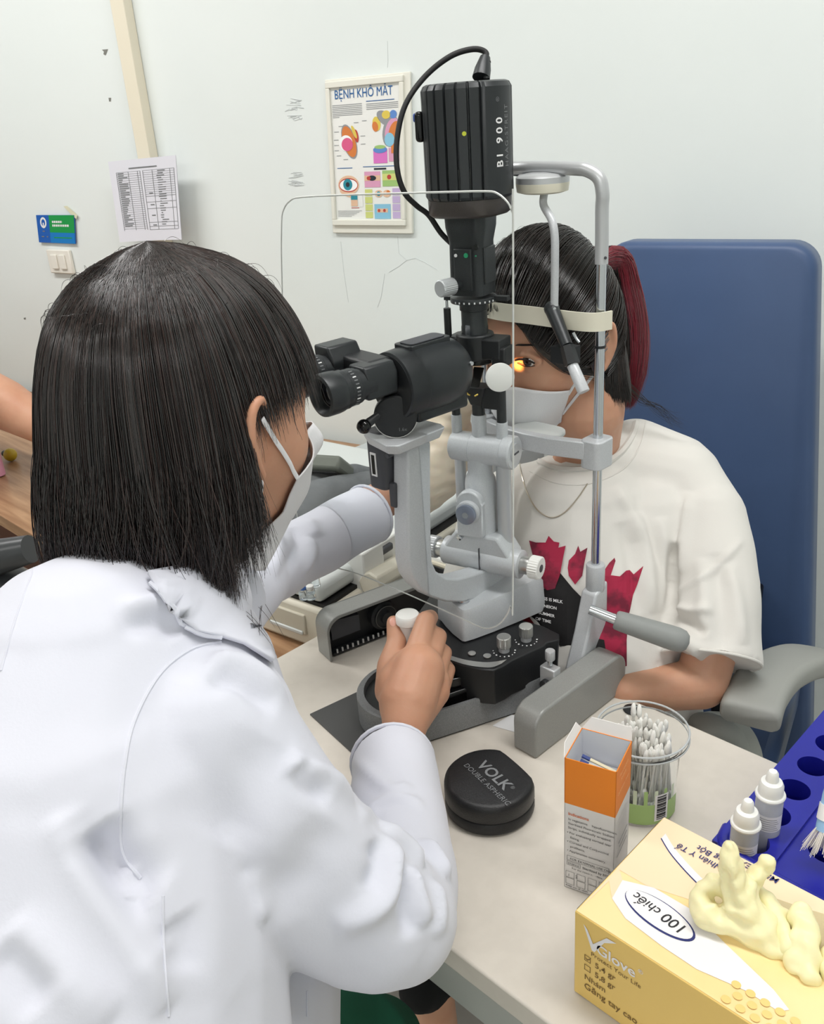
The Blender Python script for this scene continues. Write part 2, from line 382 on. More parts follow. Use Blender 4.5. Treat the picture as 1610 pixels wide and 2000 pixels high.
for i in range(4): pq(.52, .132+.0125*i, .97, .136+.0125*i, 'grey')
el(.25, .4, .15, .09, pc['grey'], .0090, .9); el(.25, .4, .135, .082, pc['orange'], .0092, .9); el(.2, .41, .1, .06, pc['white'], .0094); el(.22, .42, .085, .05, pc['pink'], .0096); el(.33, .33, .06, .02, pc['yel'], .0096, .9); el(.36, .36, .05, .03, pc['red'], .0095, 1.2)
for (s, t) in ((.1, .28), (.33, .26), (.45, .25), (.03, .32), (.02, .38), (.02, .42), (.02, .46), (.05, .5), (.15, .53), (.42, .42), (.42, .36)): pq(s, t, s+.07, t+.004, 'grey')
el(.66, .28, .06, .05, pc['yel'], .0092, .4); el(.64, .3, .045, .035, pc['orange'], .0094, .4); el(.8, .25, .14, .05, pc['grey'], .0092, .3); el(.8, .22, .06, .03, pc['yel'], .0095); el(.9, .22, .05, .03, pc['bl2'], .0095)
el(.86, .34, .13, .1, pc['grey'], .0091, -.6); el(.88, .34, .115, .085, pc['rose'], .0093, -.6); el(.91, .34, .09, .06, pc['orange'], .0095, -.6); el(.84, .4, .07, .05, pc['sky'], .0097)
pq(.6, .46, .8, .57, 'mag'); el(.7, .47, .1, .025, pc['bl2'], .0096); el(.7, .45, .08, .014, pc['green'], .0097); pq(.82, .46, .97, .56, 'rose'); pq(.86, .42, .97, .5, 'orange', .0096)
pq(.05, .595, .28, .6, 'blue'); pq(.44, .59, .95, .595, 'blue'); pq(.6, .605, .78, .618, 'dark')
el(.21, .73, .16, .075, pc['skin'], .0092); el(.21, .73, .145, .055, pc['red'], .0093); el(.21, .73, .135, .046, pc['white'], .0094); el(.2, .725, .07, .045, pc['teal'], .0096); el(.2, .725, .03, .019, pc['dark'], .0098); el(.19, .8, .12, .02, pc['skin'], .0091, .2)
pq(.24, .8, .34, .845, 'teal'); pq(.24, .845, .34, .895, 'skin', .0094); pq(.36, .79, .42, .9, 'w'); pq(.24, .905, .36, .91, 'red')
pq(.455, .63, .69, .75, 'rose'); pq(.455, .66, .69, .7, 'skin', .0094); el(.57, .68, .06, .02, pc['dark'], .0096); el(.52, .68, .03, .015, pc['red'], .0097)
pq(.72, .625, .98, .745, 'green'); pq(.72, .65, .98, .7, 'lime', .0094); el(.82, .675, .03, .018, pc['red'], .0096)
for i in range(4): pq(.455, .765+i*.058, .565, .815+i*.058, 'lime')
el(.66, .8, .06, .028, pc['skin']); el(.66, .8, .03, .018, pc['teal'], .0096); el(.78, .8, .06, .028, pc['skin']); el(.8, .79, .025, .016, pc['orange'], .0096)
pq(.59, .88, .83, .995, 'sky'); pq(.63, .915, .79, .945, 'skin', .0094); el(.66, .93, .02, .012, pc['red'], .0096); el(.74, .93, .02, .012, pc['red'], .0096)
for i in range(4): pq(.86, .76+i*.06, .97, .812+i*.06, 'lilac')
for i in range(5): pq(.03, .93+.011*i, .4-.04*i, .933+.011*i, 'grey')
mb.build('print', tp, smooth=False)
# ------------------------------------------------------------------ table sheet hung on the trunking
SW = WALL_D-.05
sc = [at(211, 316, W=SW), at(343, 303, W=SW), at(355, 468, W=SW-.004), at(234, 473, W=SW-.004)]
def sf(s, t, off):
    p = (sc[0]*(1-s)+sc[1]*s)*(1-t)+(sc[3]*(1-s)+sc[2]*s)*t
    return p-WN*(off-.006*math.sin(s*math.pi)*t)
m_sheet = mat('paper_sleeve', (228, 228, 236), .3, coat=.3)
ts = empty('notice_sheet', sf(.5, 1, 0)); tag(ts, 'white printed table sheet in a clear sleeve hanging on the cream wall trunking', 'paper')
mb = MB(); G = [[sf(s, t, 0) for s in np.linspace(0, 1, 9)] for t in np.linspace(0, 1, 9)]
mb.sheet(G, m_sheet); G2 = [[sf(s, t, -.0012) for s in np.linspace(0, 1, 9)] for t in np.linspace(0, 1, 9)]; mb.sheet(G2, m_sheet); mb.build('sleeve', ts)
mb = MB()
def sq(s0, t0, s1, t1, m, o=.0006):
    k = max(1, int((s1-s0)*8)); G = [[sf(s, t, o) for s in np.linspace(s0, s1, k+1)] for t in (t0, t1)]; mb.sheet(G, m)
sq(.3, .095, .72, .11, m_print_g)
for s in (.1, .28, .42, .46, .5, .64, .9, .96): sq(s, .14, s+.006, .86, m_print_g)
for i in range(28): sq(.1, .14+i*.0258, .46, .143+i*.0258, m_print_g)
for i in range(12): sq(.5, .14+i*.0258, .96, .143+i*.0258, m_print_g)
for t in (.45, .52, .6, .77, .82, .86): sq(.5, t, .96, t+.004, m_print_g)
for i in range(26): sq(.12, .15+i*.0258, .12+.05+.1*rr.random(), .16+i*.0258, m_print_g); 
for i in range(24): sq(.7+.02*rr.random(), .15+i*.028, .74+.1*rr.random(), .16+i*.028, m_print_g)
for t in (.41, .55, .68, .8): sq(.56, t, .62, t+.012, m_print_g)
mb.build('printed_table', ts, smooth=False)
# ------------------------------------------------------------------ blue green sign with tape, light switch
GW = WALL_D-.004
gc = [at(72, 420, W=GW), at(146, 420, W=GW), at(149, 476, W=GW), at(78, 473, W=GW)]
def gf(s, t, off): return (gc[0]*(1-s)+gc[1]*s)*(1-t)+(gc[3]*(1-s)+gc[2]*s)*t-WN*off
m_gb = mat('sign_blue', (28, 92, 178), .5); m_gg = mat('sign_green', (24, 150, 72), .5); m_gc = mat('sign_cyan', (20, 122, 196), .5); m_tape = mat('masking_tape', (220, 218, 190), .6)
tg = empty('wall_sign', gf(.5, 1, 0)); tag(tg, 'small blue and green card sign taped to the wall above the light switch', 'sign')
mb = MB(); slab(mb, gf, 0, 0, 1, 1, m_gb, 0, .003); mb.build('card', tg, normals=True)
mb = MB(); quad3(mb, gf, .34, .0, 1, .62, m_gg, .0034); quad3(mb, gf, .34, .62, 1, 1, m_gc, .0034)
R = []
for i in range(24):
    a = 2*math.pi*i/24; R.append((gf(.18+.085*math.cos(a), .27+.2*math.sin(a), .0034), gf(.18+.05*math.cos(a), .27+.125*math.sin(a), .0034)))
mb.add([p for q in R for p in q], [(2*i, 2*((i+1) % 24), 2*((i+1) % 24)+1, 2*i+1) for i in range(24)], m_print_w)
quad3(mb, gf, .165, .27, .195, .47, m_print_w, .0036)
for s0, s1, t in ((.42, .68, .2), (.42, .86, .33)):
    s = s0
    while s < s1: w_ = .025+.03*rr.random(); quad3(mb, gf, s, t, min(s+w_, s1), t+.075, m_print_w, .0036); s += w_+.012
for s0, s1, t in ((.44, .92, .78), (.1, .17, .76), (.24, .28, .76), (.14, .2, .56)):
    quad3(mb, gf, s0, t, s1, t+.04, m_gg if s0 > .4 else m_print_g, .0036)
mb.build('printed_face', tg, smooth=False)
mb = MB(); mb.rings([[at(*p, W=GW-.001-k) for p in ((124, 403), (131, 402), (151, 420), (149, 428), (140, 420))] for k in (0, .0008)], m_tape); mb.build('tape', tg, normals=True)
ks = at(118, 512, W=WALL_D); t = empty('light_switch', ks); tag(t, 'cream double light switch plate on the wall below the blue green sign', 'switch')
a0 = float(at(95, 510, W=WALL_D-.01).dot(WU)); a1 = float(at(139, 512, W=WALL_D-.01).dot(WU)); z1 = float(at(115, 488, W=WALL_D-.01)[2]); z0 = float(at(120, 534, W=WALL_D-.01)[2])
m_sw = mat('switch_plastic', (234, 230, 220), .35)
wbox(MB(), a0, a1, WALL_D-.012, WALL_D-.0005, z0, z1, m_sw).build('plate', t, bevel=.003)
for s in (.2, .56): wbox(MB(), a0+(a1-a0)*s, a0+(a1-a0)*(s+.25), WALL_D-.017, WALL_D-.012, z0+(z1-z0)*.2, z1-(z1-z0)*.2, m_sw).build('rocker', t, bevel=.0015)
# ================================================================== SLIT LAMP TABLE
TZ = .78; TY0, TY1, TX0, TX1 = .409, .835, -.93, .25
t = empty('instrument_table', (-.5, .6, 0)); tag(t, 'pale grey laminate examination table carrying the slit lamp and boxes', 'table')
mb = MB(); mb.box(((TX0+TX1)/2, (TY0+TY1)/2, TZ-.014), (TX1-TX0, TY1-TY0, .028), m_table); mb.build('tabletop', t, bevel=.0025)
mb = MB(); mb.box(((TX0+TX1)/2, (TY0+TY1)/2, TZ-.058), (TX1-TX0-.03, TY1-TY0-.02, .06), m_tabledge); mb.build('apron', t, bevel=.002)
mb = MB(); mb.box((-.3, .66, .37), (.16, .12, .64), m_tabledge); mb.build('column', t, bevel=.01)
mb = MB(); mb.box((-.3, .66, .035), (.9, .1, .05), m_tabledge); mb.box((-.3, .62, .035), (.1, .36, .05), m_tabledge); mb.build('foot', t, bevel=.01)
g = at(1238, 1384, Z=TZ); mb = MB(); mb.cyl((g[0], g[1]-.004, TZ+.0002), (g[0], g[1]-.004, TZ+.0022), .011, m_black, bev=.0006); mb.build('cable_grommet', t)
mb = MB(); P = [at(962, 1418, Z=TZ+.0003), at(1000, 1396, Z=TZ+.0003), at(1040, 1412, Z=TZ+.0003), at(1004, 1430, Z=TZ+.0003)]
mb.rings([P, [p+ZA*.0006 for p in P]], m_print_w); tag(mb.build('paper_slip', normals=True), 'white slip of paper lying under the grey base bar beside the rail cover', 'paper')
# ================================================================== WOODEN DESK behind
m_wood = wood('brown_laminate', (176, 140, 106), (140, 104, 74), axis=0, sc=9); m_wood_d = wood('dark_wood', (96, 56, 36), (70, 38, 24), axis=0, sc=6)
t = empty('wooden_desk', (-2.0, 1.0, 0)); tag(t, 'brown wood grain desk against the back wall behind the doctor', 'desk')
mb = MB(); P = [(-3.6, .60), (-.945, .60), (-.945, 1.49), (-3.6, .93)]
mb.prism(P, (0, 0, .712), XA, YA, ZA*.03, m_wood); mb.build('desktop', t, bevel=.002, normals=True)
mb = MB(); mb.box((-2.3, .64, .36), (2.5, .02, .70), m_wood_d); mb.build('front_panel', t)
# ------------------------------------------------------------------ beige instrument base with drawer (wall aligned)
m_beige = mat('beige_plastic', (216, 210, 194), .42); m_beige_d = mat('beige_shade', (198, 192, 176), .5); m_panel = mat('grey_panel', (178, 182, 182), .35); m_panel2 = mat('light_grey_panel', (206, 210, 208), .35)
Bu, Bv, _ = frame(8)
o0 = at(600, 1262, Z=.743)       # a point on its lower front edge
t = empty('instrument_cabinet', o0); tag(t, 'beige drawer cabinet with recessed handle and a white tray, behind the doctor\'s left sleeve', 'cabinet')
def ib(mb, u0, u1, v0, v1, z0, z1, m): mb.box(o0+Bu*(u0+u1)/2+Bv*(v0+v1)/2+ZA*((z0+z1)/2-o0[2]), (u1-u0, v1-v0, z1-z0), m, ax=[Bu, Bv, ZA]); return mb
ib(MB(), -.42, .05, .0, .5, .743, .815, m_beige).build('body', t, bevel=.006)
mb = MB(); ib(mb, -.075, .005, -.004, .004, .765, .8, m_beige_d); ib(mb, -.07, .0, -.0065, -.003, .765, .772, m_panel2); mb.build('drawer_handle', t, bevel=.002)
ib(MB(), -.40, .04, .01, .49, .815, .821, m_rubber).build('gap_strip', t)
ib(MB(), -.42, .035, .006, .5, .821, .855, m_panel2).build('upper_body', t, bevel=.012, seg=4)
mb = MB(); ib(mb, -.34, -.03, .03, .16, .855, .86, m_white_pl); ib(mb, -.34, -.03, .03, .036, .86, .872, m_white_pl); ib(mb, -.036, -.03, .03, .16, .86, .872, m_white_pl); ib(mb, -.34, -.03, .154, .16, .86, .872, m_white_pl); mb.build('tray', t, bevel=.002)
m_bcap = mat('blue_cap', (74, 120, 196), .4); m_clearpl = mat('clear_plastic', (240, 246, 248), .1, trans=.85, ior=1.3)
for k, (u, v) in enumerate(((585, 1128), (600, 1140), (615, 1128), (606, 1152), (592, 1152))):
    p = at(u, v, Z=.875); e = empty('vial', (p[0], p[1], .8605)); tag(e, 'tiny clear vial with a %s cap in the white tray, %s of the cluster' % (('blue', 'white')[k % 2], ('leftmost', 'middle', 'rightmost', 'lowest', 'lower left')[k]), 'vial', 'small capped vials in the tray')
    mb = MB(); mb.cyl((p[0], p[1], .8605), (p[0], p[1], .876), .007, m_clearpl, n=16, bev=.001); mb.build('bottle', e); mb = MB(); mb.cyl((p[0], p[1], .8762), (p[0], p[1], .882), .0055, m_bcap if k % 2 == 0 else m_white_pl, n=16, bev=.001); mb.build('cap', e)
# white bracket and roller of the instrument behind the microscope arm
def pbox(mb, u, v, D, su, sv, sz, m, deg=8, dz=0):   # block whose front face centre shows at pixel (u, v)
    a, b, c = frame(deg); mb.box(at(u, v, D=D)+b*sv/2+ZA*dz, (su, sv, sz), m, ax=[a, b, c]); return mb
t2 = empty('eye_test_instrument', at(720, 1180, D=1.40)); tag(t2, 'white and grey eye testing instrument with a beige roller, behind the microscope arm', 'instrument')
mb = MB(); pbox(mb, 690, 1135, 1.38, .05, .05, .105, m_white_pl); pbox(mb, 735, 1110, 1.42, .02, .06, .09, m_white_pl); pbox(mb, 702, 1082, 1.40, .06, .05, .012, m_dkgrey); pbox(mb, 640, 1100, 1.46, .12, .09, .03, m_panel2); mb.build('bracket', t2, bevel=.003)
mb = MB(); mb.tube([at(722, 1142, D=1.36), at(800, 1095, D=1.45)], .021, m_beige, n=8); mb.build('roller', t2, bevel=.003)
mb = MB(); mb.tube([at(752, 1075, D=1.46), at(800, 1085, D=1.44)], .011, m_white_pl, n=14); mb.build('spindle', t2, bevel=.003)
mb = MB(); pbox(mb, 830, 1105, 1.46, .12, .1, .012, m_dkgrey, 0); mb.build('dark_plate', t2)
mb = MB(); mb.tube([at(835, 1095, D=1.43), at(875, 1108, D=1.40)], .004, m_trim, n=8); mb.tube([at(830, 1085, D=1.44), at(880, 1100, D=1.41)], .005, m_white_pl, n=8); mb.build('pen_holder', t2)
# large grey panel cabinet
e0 = at(733, 1057, X=-1.05); e1 = at(1030, 922, X=-1.05)
t3 = empty('grey_cabinet', (-1.25, 1.1, .743)); tag(t3, 'light grey flat-topped cabinet standing on the desk behind the slit lamp', 'cabinet')
mb = MB(); zt = e0[2]
mb.box((-1.2, 1.09, (.743+zt-.005)/2), (.3, .62, zt-.005-.743), m_panel2); mb.build('body', t3, bevel=.004)
mb = MB(); mb.box((-1.2, 1.09, zt-.002), (.29, .61, .006), m_rubber); mb.build('gap_strip', t3)
mb = MB(); mb.box((-1.2, 1.09, zt+.021), (.3, .62, .04), m_panel); mb.build('top', t3, bevel=.004)
# white lens jar, grey cloth, dark device
p = at(1008, 1000, D=1.5); mb = MB(); mb.lathe([(.03, -.11), (.032, -.01), (.034, 0), (.034, .008), (.03, .011)], p, ZA, m_panel2, n=28); tag(mb.build('lens_jar'), 'pale grey round jar with a lid partly behind the lamp posts', 'jar')
m_cloth = mat('grey_cloth', (112, 115, 117), .9, noise=(9, (92, 95, 97), .4, .6), bump=(30, .006, .7))
mb = MB(); caps(mb, [(590, 1010, 1.50, 44), (640, 975, 1.52, 44), (700, 960, 1.55, 38), (760, 955, 1.58, 34)], m_cloth); caps(mb, [(600, 960, 1.55, 34), (700, 935, 1.62, 30), (800, 950, 1.68, 24)], m_cloth)
o = organic(mb, 'folded_cloth', None, .006, 6); wavy(o, .004, 60, 3); tag(o, 'crumpled dark grey cloth heaped behind the doctor\'s left sleeve', 'cloth')
mb = MB(); a, b, c = frame(25); m_olive = mat('olive_grey', (104, 108, 100), .5)
p = at(640, 912, D=1.56); t = empty('handheld_device', p); tag(t, 'dark olive grey handheld device resting on the grey cloth', 'device')
tz = Matrix.Rotation(.9, 3, Vector(a)); ax = [np.array(tz @ Vector(a)), np.array(tz @ Vector(b)), np.array(tz @ Vector(c))]
mb.box(p, (.075, .026, .07), m_olive, ax=ax); mb.build('case', t, bevel=.006); mb = MB(); mb.box(p-ax[1]*.0135, (.05, .002, .035), m_dkgrey, ax=ax); mb.build('display', t)
# far left: yellow ball, pink box, dark chair, other person
p = at(20, 888, Z=.743+.016); mb = MB(); mb.ball(p, .0165, mat('yellow_ball', (190, 166, 40), .3)); tag(mb.build('yellow_ball'), 'small yellow ball lying on the wooden desk', 'ball')
mb = MB(); p = at(-22, 928, Z=.743); mb.prism(rrect(.085, .06, .015), p+ZA*.0005, XA, YA, ZA*.10, mat('pink_plastic', (206, 146, 168), .4)); tag(mb.build('pink_box', bevel=.003, normals=True), 'pink box standing on the wooden desk at the far left', 'box')
mb = MB(); p = at(8, 885, Z=.76); mb.cyl(p, p+XA*.03, .008, m_black, n=16, bev=.002); tag(mb.build('black_cap'), 'small black cap beside the yellow ball on the desk', 'cap')
t = empty('office_chair', at(-10, 1120, D=1.35)); tag(t, 'dark grey padded office chair at the left edge behind the white coat', 'chair')
mb = MB(); m_dk = mat('dark_vinyl', (58, 60, 62), .3)
mb.tube([at(-120, 1100, D=1.42), at(-20, 1092, D=1.40), at(60, 1072, D=1.38)], [.03, .03, .022], m_dk, n=16); mb.build('armrest', t)
mb = MB(); caps(mb, [(-120, 1260, 1.45, 90), (-20, 1180, 1.45, 84), (20, 1160, 1.45, 60)], m_dk); organic(mb, 'backrest', t, .01, 4)
t = empty('person', at(-150, 900, D=2.1)); tag(t, 'person mostly out of frame at the left, bare forearm and short white sleeve', 'person')
mb = MB(); caps(mb, [(-160, 730, 2.12, 62), (-60, 760, 2.1, 56), (10, 790, 2.08, 50), (80, 830, 2.06, 38)], m_skin); caps(mb, [(-160, 730, 2.12, 62), (-230, 650, 2.15, 70)], m_skin)
sh_ = at(-230, 650, D=2.15); tb_ = sh_+np.array([-.16, -.22, -.02]); hd_ = tb_+np.array([.10, .06, .26])
caps3(mb, [(sh_, .07), (tb_, .10), (tb_*np.array([1, 1, 0])+ZA*.55, .12)], m_skin); caps3(mb, [(tb_+ZA*.05, .055), (hd_-ZA*.06, .055)], m_skin); mb.ball(hd_, (.078, .095, .115), m_skin)
organic(mb, 'body', t, .008, 4)
mb = MB(); caps(mb, [(-220, 690, 2.12, 90), (-75, 790, 2.02, 70)], m_coat); caps3(mb, [(sh_, .085), (tb_+np.array([0, 0, -.04]), .13), (tb_*np.array([1, 1, 0])+ZA*.62, .16)], m_coat); organic(mb, 'coat', t, .01, 4)
mb = MB(); caps3(mb, [(tb_*np.array([1, 1, 0])+ZA*.60, .14), (tb_*np.array([1, 1, 0])+np.array([.0, -.03, .08]), .10)], m_dk); organic(mb, 'trousers', t, .01, 4)
mb = MB(); mb.ball(hd_+np.array([-.012, -.01, .022]), (.086, .100, .112), m_dk); mb.build('hair', t)
# ================================================================== SMALL THINGS ON THE TABLE
# --- lens case
cV = at(960, 1505, Z=.815); cV = np.array([-.508, .574, 0]); Rv = .049
du = nrm(at(1042, 1525, Z=.815)-at(985, 1475, Z=.815)); dn_ = np.array([-du[1], du[0], 0]); dn_ = dn_ if dn_.dot(np.array([.05, .03, 0])) > 0 else -dn_
def dshape(r, k=1.0, n=48, cut=.036):
    P = []
    for i in range(n):
        a = 2*math.pi*i/n; x, y = r*math.cos(a), r*math.sin(a)
        if y > cut*k: y = cut*k+(y-cut*k)*.12
        P.append((x, y))
    return P
def dring(r, z, k=1.0): return [cV+du*x+dn_*y+ZA*z for x, y in dshape(r, k)]
m_leather = mat('black_leatherette', (26, 26, 28), .42, bump=(700, .0006, .5))
t = empty('lens_case', (cV[0], cV[1], TZ)); tag(t, 'round black leatherette lens case with grey lettering lying on the pale table', 'case')
mb = MB(); mb.rings([dring(Rv*.93, TZ+.0005), dring(Rv*.99, TZ+.003), dring(Rv, TZ+.006), dring(Rv, TZ+.0155), dring(Rv*.975, TZ+.0168)], m_leather); mb.build('base', t, angle=60)
mb = MB(); mb.rings([dring(Rv*.975, TZ+.0170), dring(Rv, TZ+.0182), dring(Rv, TZ+.032), dring(Rv*.985, TZ+.036), dring(Rv*.94, TZ+.0385), dring(Rv*.86, TZ+.0395)], m_leather); lid = mb.build('lid', t, angle=60)
pA = at(930, 1494, Z=TZ+.04); pB = at(984, 1543, Z=TZ+.04); xd = nrm(pB-pA); yd = np.array([-xd[1], xd[0], 0.])
mb = MB(); L = np.linalg.norm(pB-pA)
mb.text('VOLK', lambda x, y: pA+xd*x*1.0+yd*y, L/2.55, m_print_g, bold=.02)
mb.text('®', lambda x, y: pB+xd*(x+.0005)+yd*(y+.008), .006, m_print_g)
mb.text('DOUBLE ASPHERIC', lambda x, y: pA-xd*.008-yd*.0115+xd*x+yd*y, .0088, m_print_g, spacing=1.05)
mb.build('lettering', t, smooth=False)
# --- orange and white carton
oz = .937; oc = [at(1103, 1480, Z=oz), at(1205, 1509, Z=oz), at(1252, 1452, Z=oz)]
u_ = nrm(oc[1]-oc[0]); wU = float(np.linalg.norm(oc[1]-oc[0])); v_ = np.array([-u_[1], u_[0], 0.]); wV = float((oc[2]-oc[1]).dot(v_)); ob = np.array([oc[0][0], oc[0][1], 0.])
m_or = mat('orange_card', (232, 132, 34), .5); m_card = mat('white_card', (226, 222, 218), .55); m_card_in = mat('card_inside', (214, 216, 222), .7)
t = empty('swab_carton', ob+u_*wU/2+v_*wV/2+ZA*TZ); tag(t, 'tall open orange and white carton of wrapped strips in front of the swab jar', 'box')
mb = MB(); th = .0008; z0 = TZ+.0005; zs = .885
def panel(p, q, nrm_out, za, zb, mo, mi=None):
    P = [p+ZA*za, q+ZA*za, q+ZA*zb, p+ZA*zb]; mb.rings([P, [x-nrm_out*th for x in P]], mo)
C0, C1, C2, C3 = ob, ob+u_*wU, ob+u_*wU+v_*wV, ob+v_*wV
ztop = [oz, oz, oz+.004, oz+.004]
for (p, q, n_, ) in ((C0, C1, -v_), (C1, C2, u_), (C2, C3, v_), (C3, C0, -u_)):
    zb_ = zs if n_ is not v_ else zs
    panel(p, q, n_, z0, zs, m_card); panel(p, q, n_, zs, oz, m_or)
    P = [p+ZA*z0, q+ZA*z0, q+ZA*(oz-.0002), p+ZA*(oz-.0002)]; mb.poly([x-n_*(th+.0002) for x in P], m_card_in)
mb.poly([C0+ZA*z0, C1+ZA*z0, C2+ZA*z0, C3+ZA*z0], m_card)
mb.poly([C0+ZA*(oz-.035), C1+ZA*(oz-.035), C2+ZA*(oz-.035), C3+ZA*(oz-.035)], m_card_in)
mb.build('carton', t, normals=False, smooth=False)
mb = MB(); P = [C3-v_*-.0+ZA*oz, C2+ZA*oz, C2+v_*.004-u_*.002+ZA*(oz+.012), C3+v_*.004+u_*.008+ZA*(oz+.012)]; mb.rings([P, [x+v_*.0006 for x in P]], m_card); P = [C0+ZA*oz, C3+ZA*oz, C3+v_*-.004-u_*.004+ZA*(oz+.008), C0+v_*.012-u_*.004+ZA*(oz+.007)]; mb.rings([P, [x-u_*.0006 for x in P]], m_card); mb.build('flap', t, normals=True)
def ff(off=.0008): return lambda x, y: C0-v_*off+u_*x+ZA*y
def fr(off=.0008): return lambda x, y: C1+u_*off+v_*x+ZA*y
mb = MB(); m_tor = mat('orange_print', (214, 110, 60), .6)
def T(body, x, z, size, m, f=None, **k):
    f = f or ff(); mb.text(body, lambda a, b: f(x+a, z+b), size, m, **k)
T('Indications', .004, .8725, .0046, m_tor, bold=.02)
for i, s in enumerate(('In vegetative    hypofluorescein', 'Sterilized Fluorescein Sodium', 'Strips, individually wrapped.')): T(s, .004, .8665-.0052*i, .0037, m_print_k)
for i, s in enumerate(('• For evaluating corneal tear', '   fitting.', '• Corneal and Conjunctival', '   problems.', '• Applanation tonometry.')): T(s, .003, .850-.0056*i, .0037, m_print_k)
def rectline(f, x0, z0_, x1, z1_, w_, m):
    for a in ((x0, z0_, x1, z0_+w_), (x0, z1_-w_, x1, z1_), (x0, z0_, x0+w_, z1_), (x1-w_, z0_, x1, z1_)): mb.poly([f(a[0], a[1]), f(a[2], a[1]), f(a[2], a[3]), f(a[0], a[3])], m)
rectline(ff(), .003, .8165, wU-.004, .8225, .0003, m_print_k); T('FOR EXTERNAL USE ONLY', .006, .8178, .0036, m_print_k)
rectline(ff(), .003, .8105, .0165, .8155, .0003, m_print_k); T('STERILE', .0042, .8115, .0032, m_print_k); T('Sterilized by EO', .0185, .8112, .0038, m_print_k, bold=.01)
T('For the room c.   -date', .008, .8065, .0032, m_print_k)
for r in range(2):
    for c_ in range(4): rectline(ff(), .002+c_*.011, .7945-.0085*r, .0105+c_*.011, .8025-.0085*r, .0003, m_print_k)
T('i   2', .0045, .7965, .0048, m_print_k, spacing=1.2); T('Keep out of reach', .002, .7828, .003, m_print_k)
mb.build('front_print', t, smooth=False); mb = MB()
f = fr()
m_ow = mat('pale_orange_print', (246, 190, 130), .6)
T('Fluorescein', .008, .925, .0056, m_ow, f); T('Sodium', .012, .9185, .0052, m_ow, f); T('Ophthalmic Strips', .004, .9065, .0046, m_ow, f)
for i in range(7): 
    xx = .008+.0035*(i % 3); mb.poly([f(xx, .872-.007*i), f(wV-.008, .872-.007*i), f(wV-.008, .8735-.007*i), f(xx, .8735-.007*i)], m_print_g if i > 3 else m_card)
mb.build('side_print', t, smooth=False)
m_strip = mat('paper_strip', (232, 222, 190), .6); m_stripb = mat('blue_strip_end', (70, 84, 140), .5)
for k in range(4):
    p = C0+u_*(wU*.25)+v_*(wV*(.35+.1*k))+ZA*(oz-.026+.002*k); q = C0+u_*(wU*.93)+v_*(wV*(.30+.13*k))+ZA*(oz-.030)
    mb = MB(); d = nrm(q-p); s_ = nrm(np.cross(ZA, d))
    mb.box((p+q)/2, (np.linalg.norm(q-p), .0035, .0012), m_strip, ax=[d, s_, np.cross(d, s_)]); mb.box(p-d*.002, (.008, .0037, .0016), m_stripb, ax=[d, s_, np.cross(d, s_)])
    tag(mb.build('test_strip'), 'pale yellow test strip in the orange carton, '+('nearest the open front edge', 'second from the front edge', 'third from the front edge', 'farthest from the front edge')[k], 'strip', 'test strips in the carton')
# --- swab jar
jc = np.array([-.388, .682, 0.]); jz = .878
m_jar = mat('jar_plastic', (250, 252, 253), .06, trans=1.0, ior=1.06); m_jar_rim = mat('frosted_rim', (222, 226, 228), .25, trans=.45, ior=1.3)
t = empty('swab_jar', (jc[0], jc[1], TZ)); tag(t, 'open clear plastic jar full of cotton swabs behind the orange carton', 'jar')
mb = MB(); pr = [(.001, .0005), (.036, .0005), (.038, .004), (.0375, .04), (.0395, .08), (.0435, .088), (.0475, .0905), (.0475, jz-TZ), (.0462, jz-TZ), (.0462, .0915), (.0425, .0895), (.0383, .082), (.0363, .04), (.0365, .004), (.001, .002)]
mb.lathe(pr, (jc[0], jc[1], TZ), ZA, m_jar, n=56, cap0=False, cap1=False); mb.build('container', t)
mb = MB(); mb.tube([jc+np.array([math.cos(a)*.0470, math.sin(a)*.0470, jz]) for a in np.linspace(0, 2*math.pi, 48, endpoint=False)], .0011, m_jar_rim, n=8, closed=True); mb.tube([jc+np.array([math.cos(a)*.0475, math.sin(a)*.0475, TZ+.0905]) for a in np.linspace(0, 2*math.pi, 48, endpoint=False)], .0009, m_jar_rim, n=8, closed=True); mb.build('rim', t)
m_lg = mat('label_green', (168, 200, 128), .5); m_lg2 = mat('label_pale', (214, 226, 200), .5)
mb = MB()
def jf(a, z, r=.0386): return jc+np.array([math.cos(a)*r, math.sin(a)*r, TZ+z])
a0_ = math.atan2(-jc[1], -jc[0])
def jpatch(a, b, z0_, z1_, m, r=.0386, n=10): mb.sheet([[jf(x, z, r) for x in np.linspace(a, b, n)] for z in (z0_, z1_)], m)
jpatch(a0_-1.0, a0_+1.25, .004, .030, m_lg, .0389, 24)
for i in range(8): jpatch(a0_-1.0+.28*i, a0_-.9+.28*i, .03, .048, m_lg2 if i % 2 else m_lg, .0389)
jpatch(a0_+.42, a0_+.82, .008, .042, m_print_w, .0392)
for i in range(14): jpatch(a0_+.48, a0_+.76, .010+.0022*i, .0110+.0022*i+.0005*(i % 3), m_print_k, .0394, 5)
mb.build('label', t)
m_swab = mat('cotton', (244, 243, 238), .95, bump=(900, .0008, .6)); m_stick = mat('swab_stick', (236, 234, 226), .6)
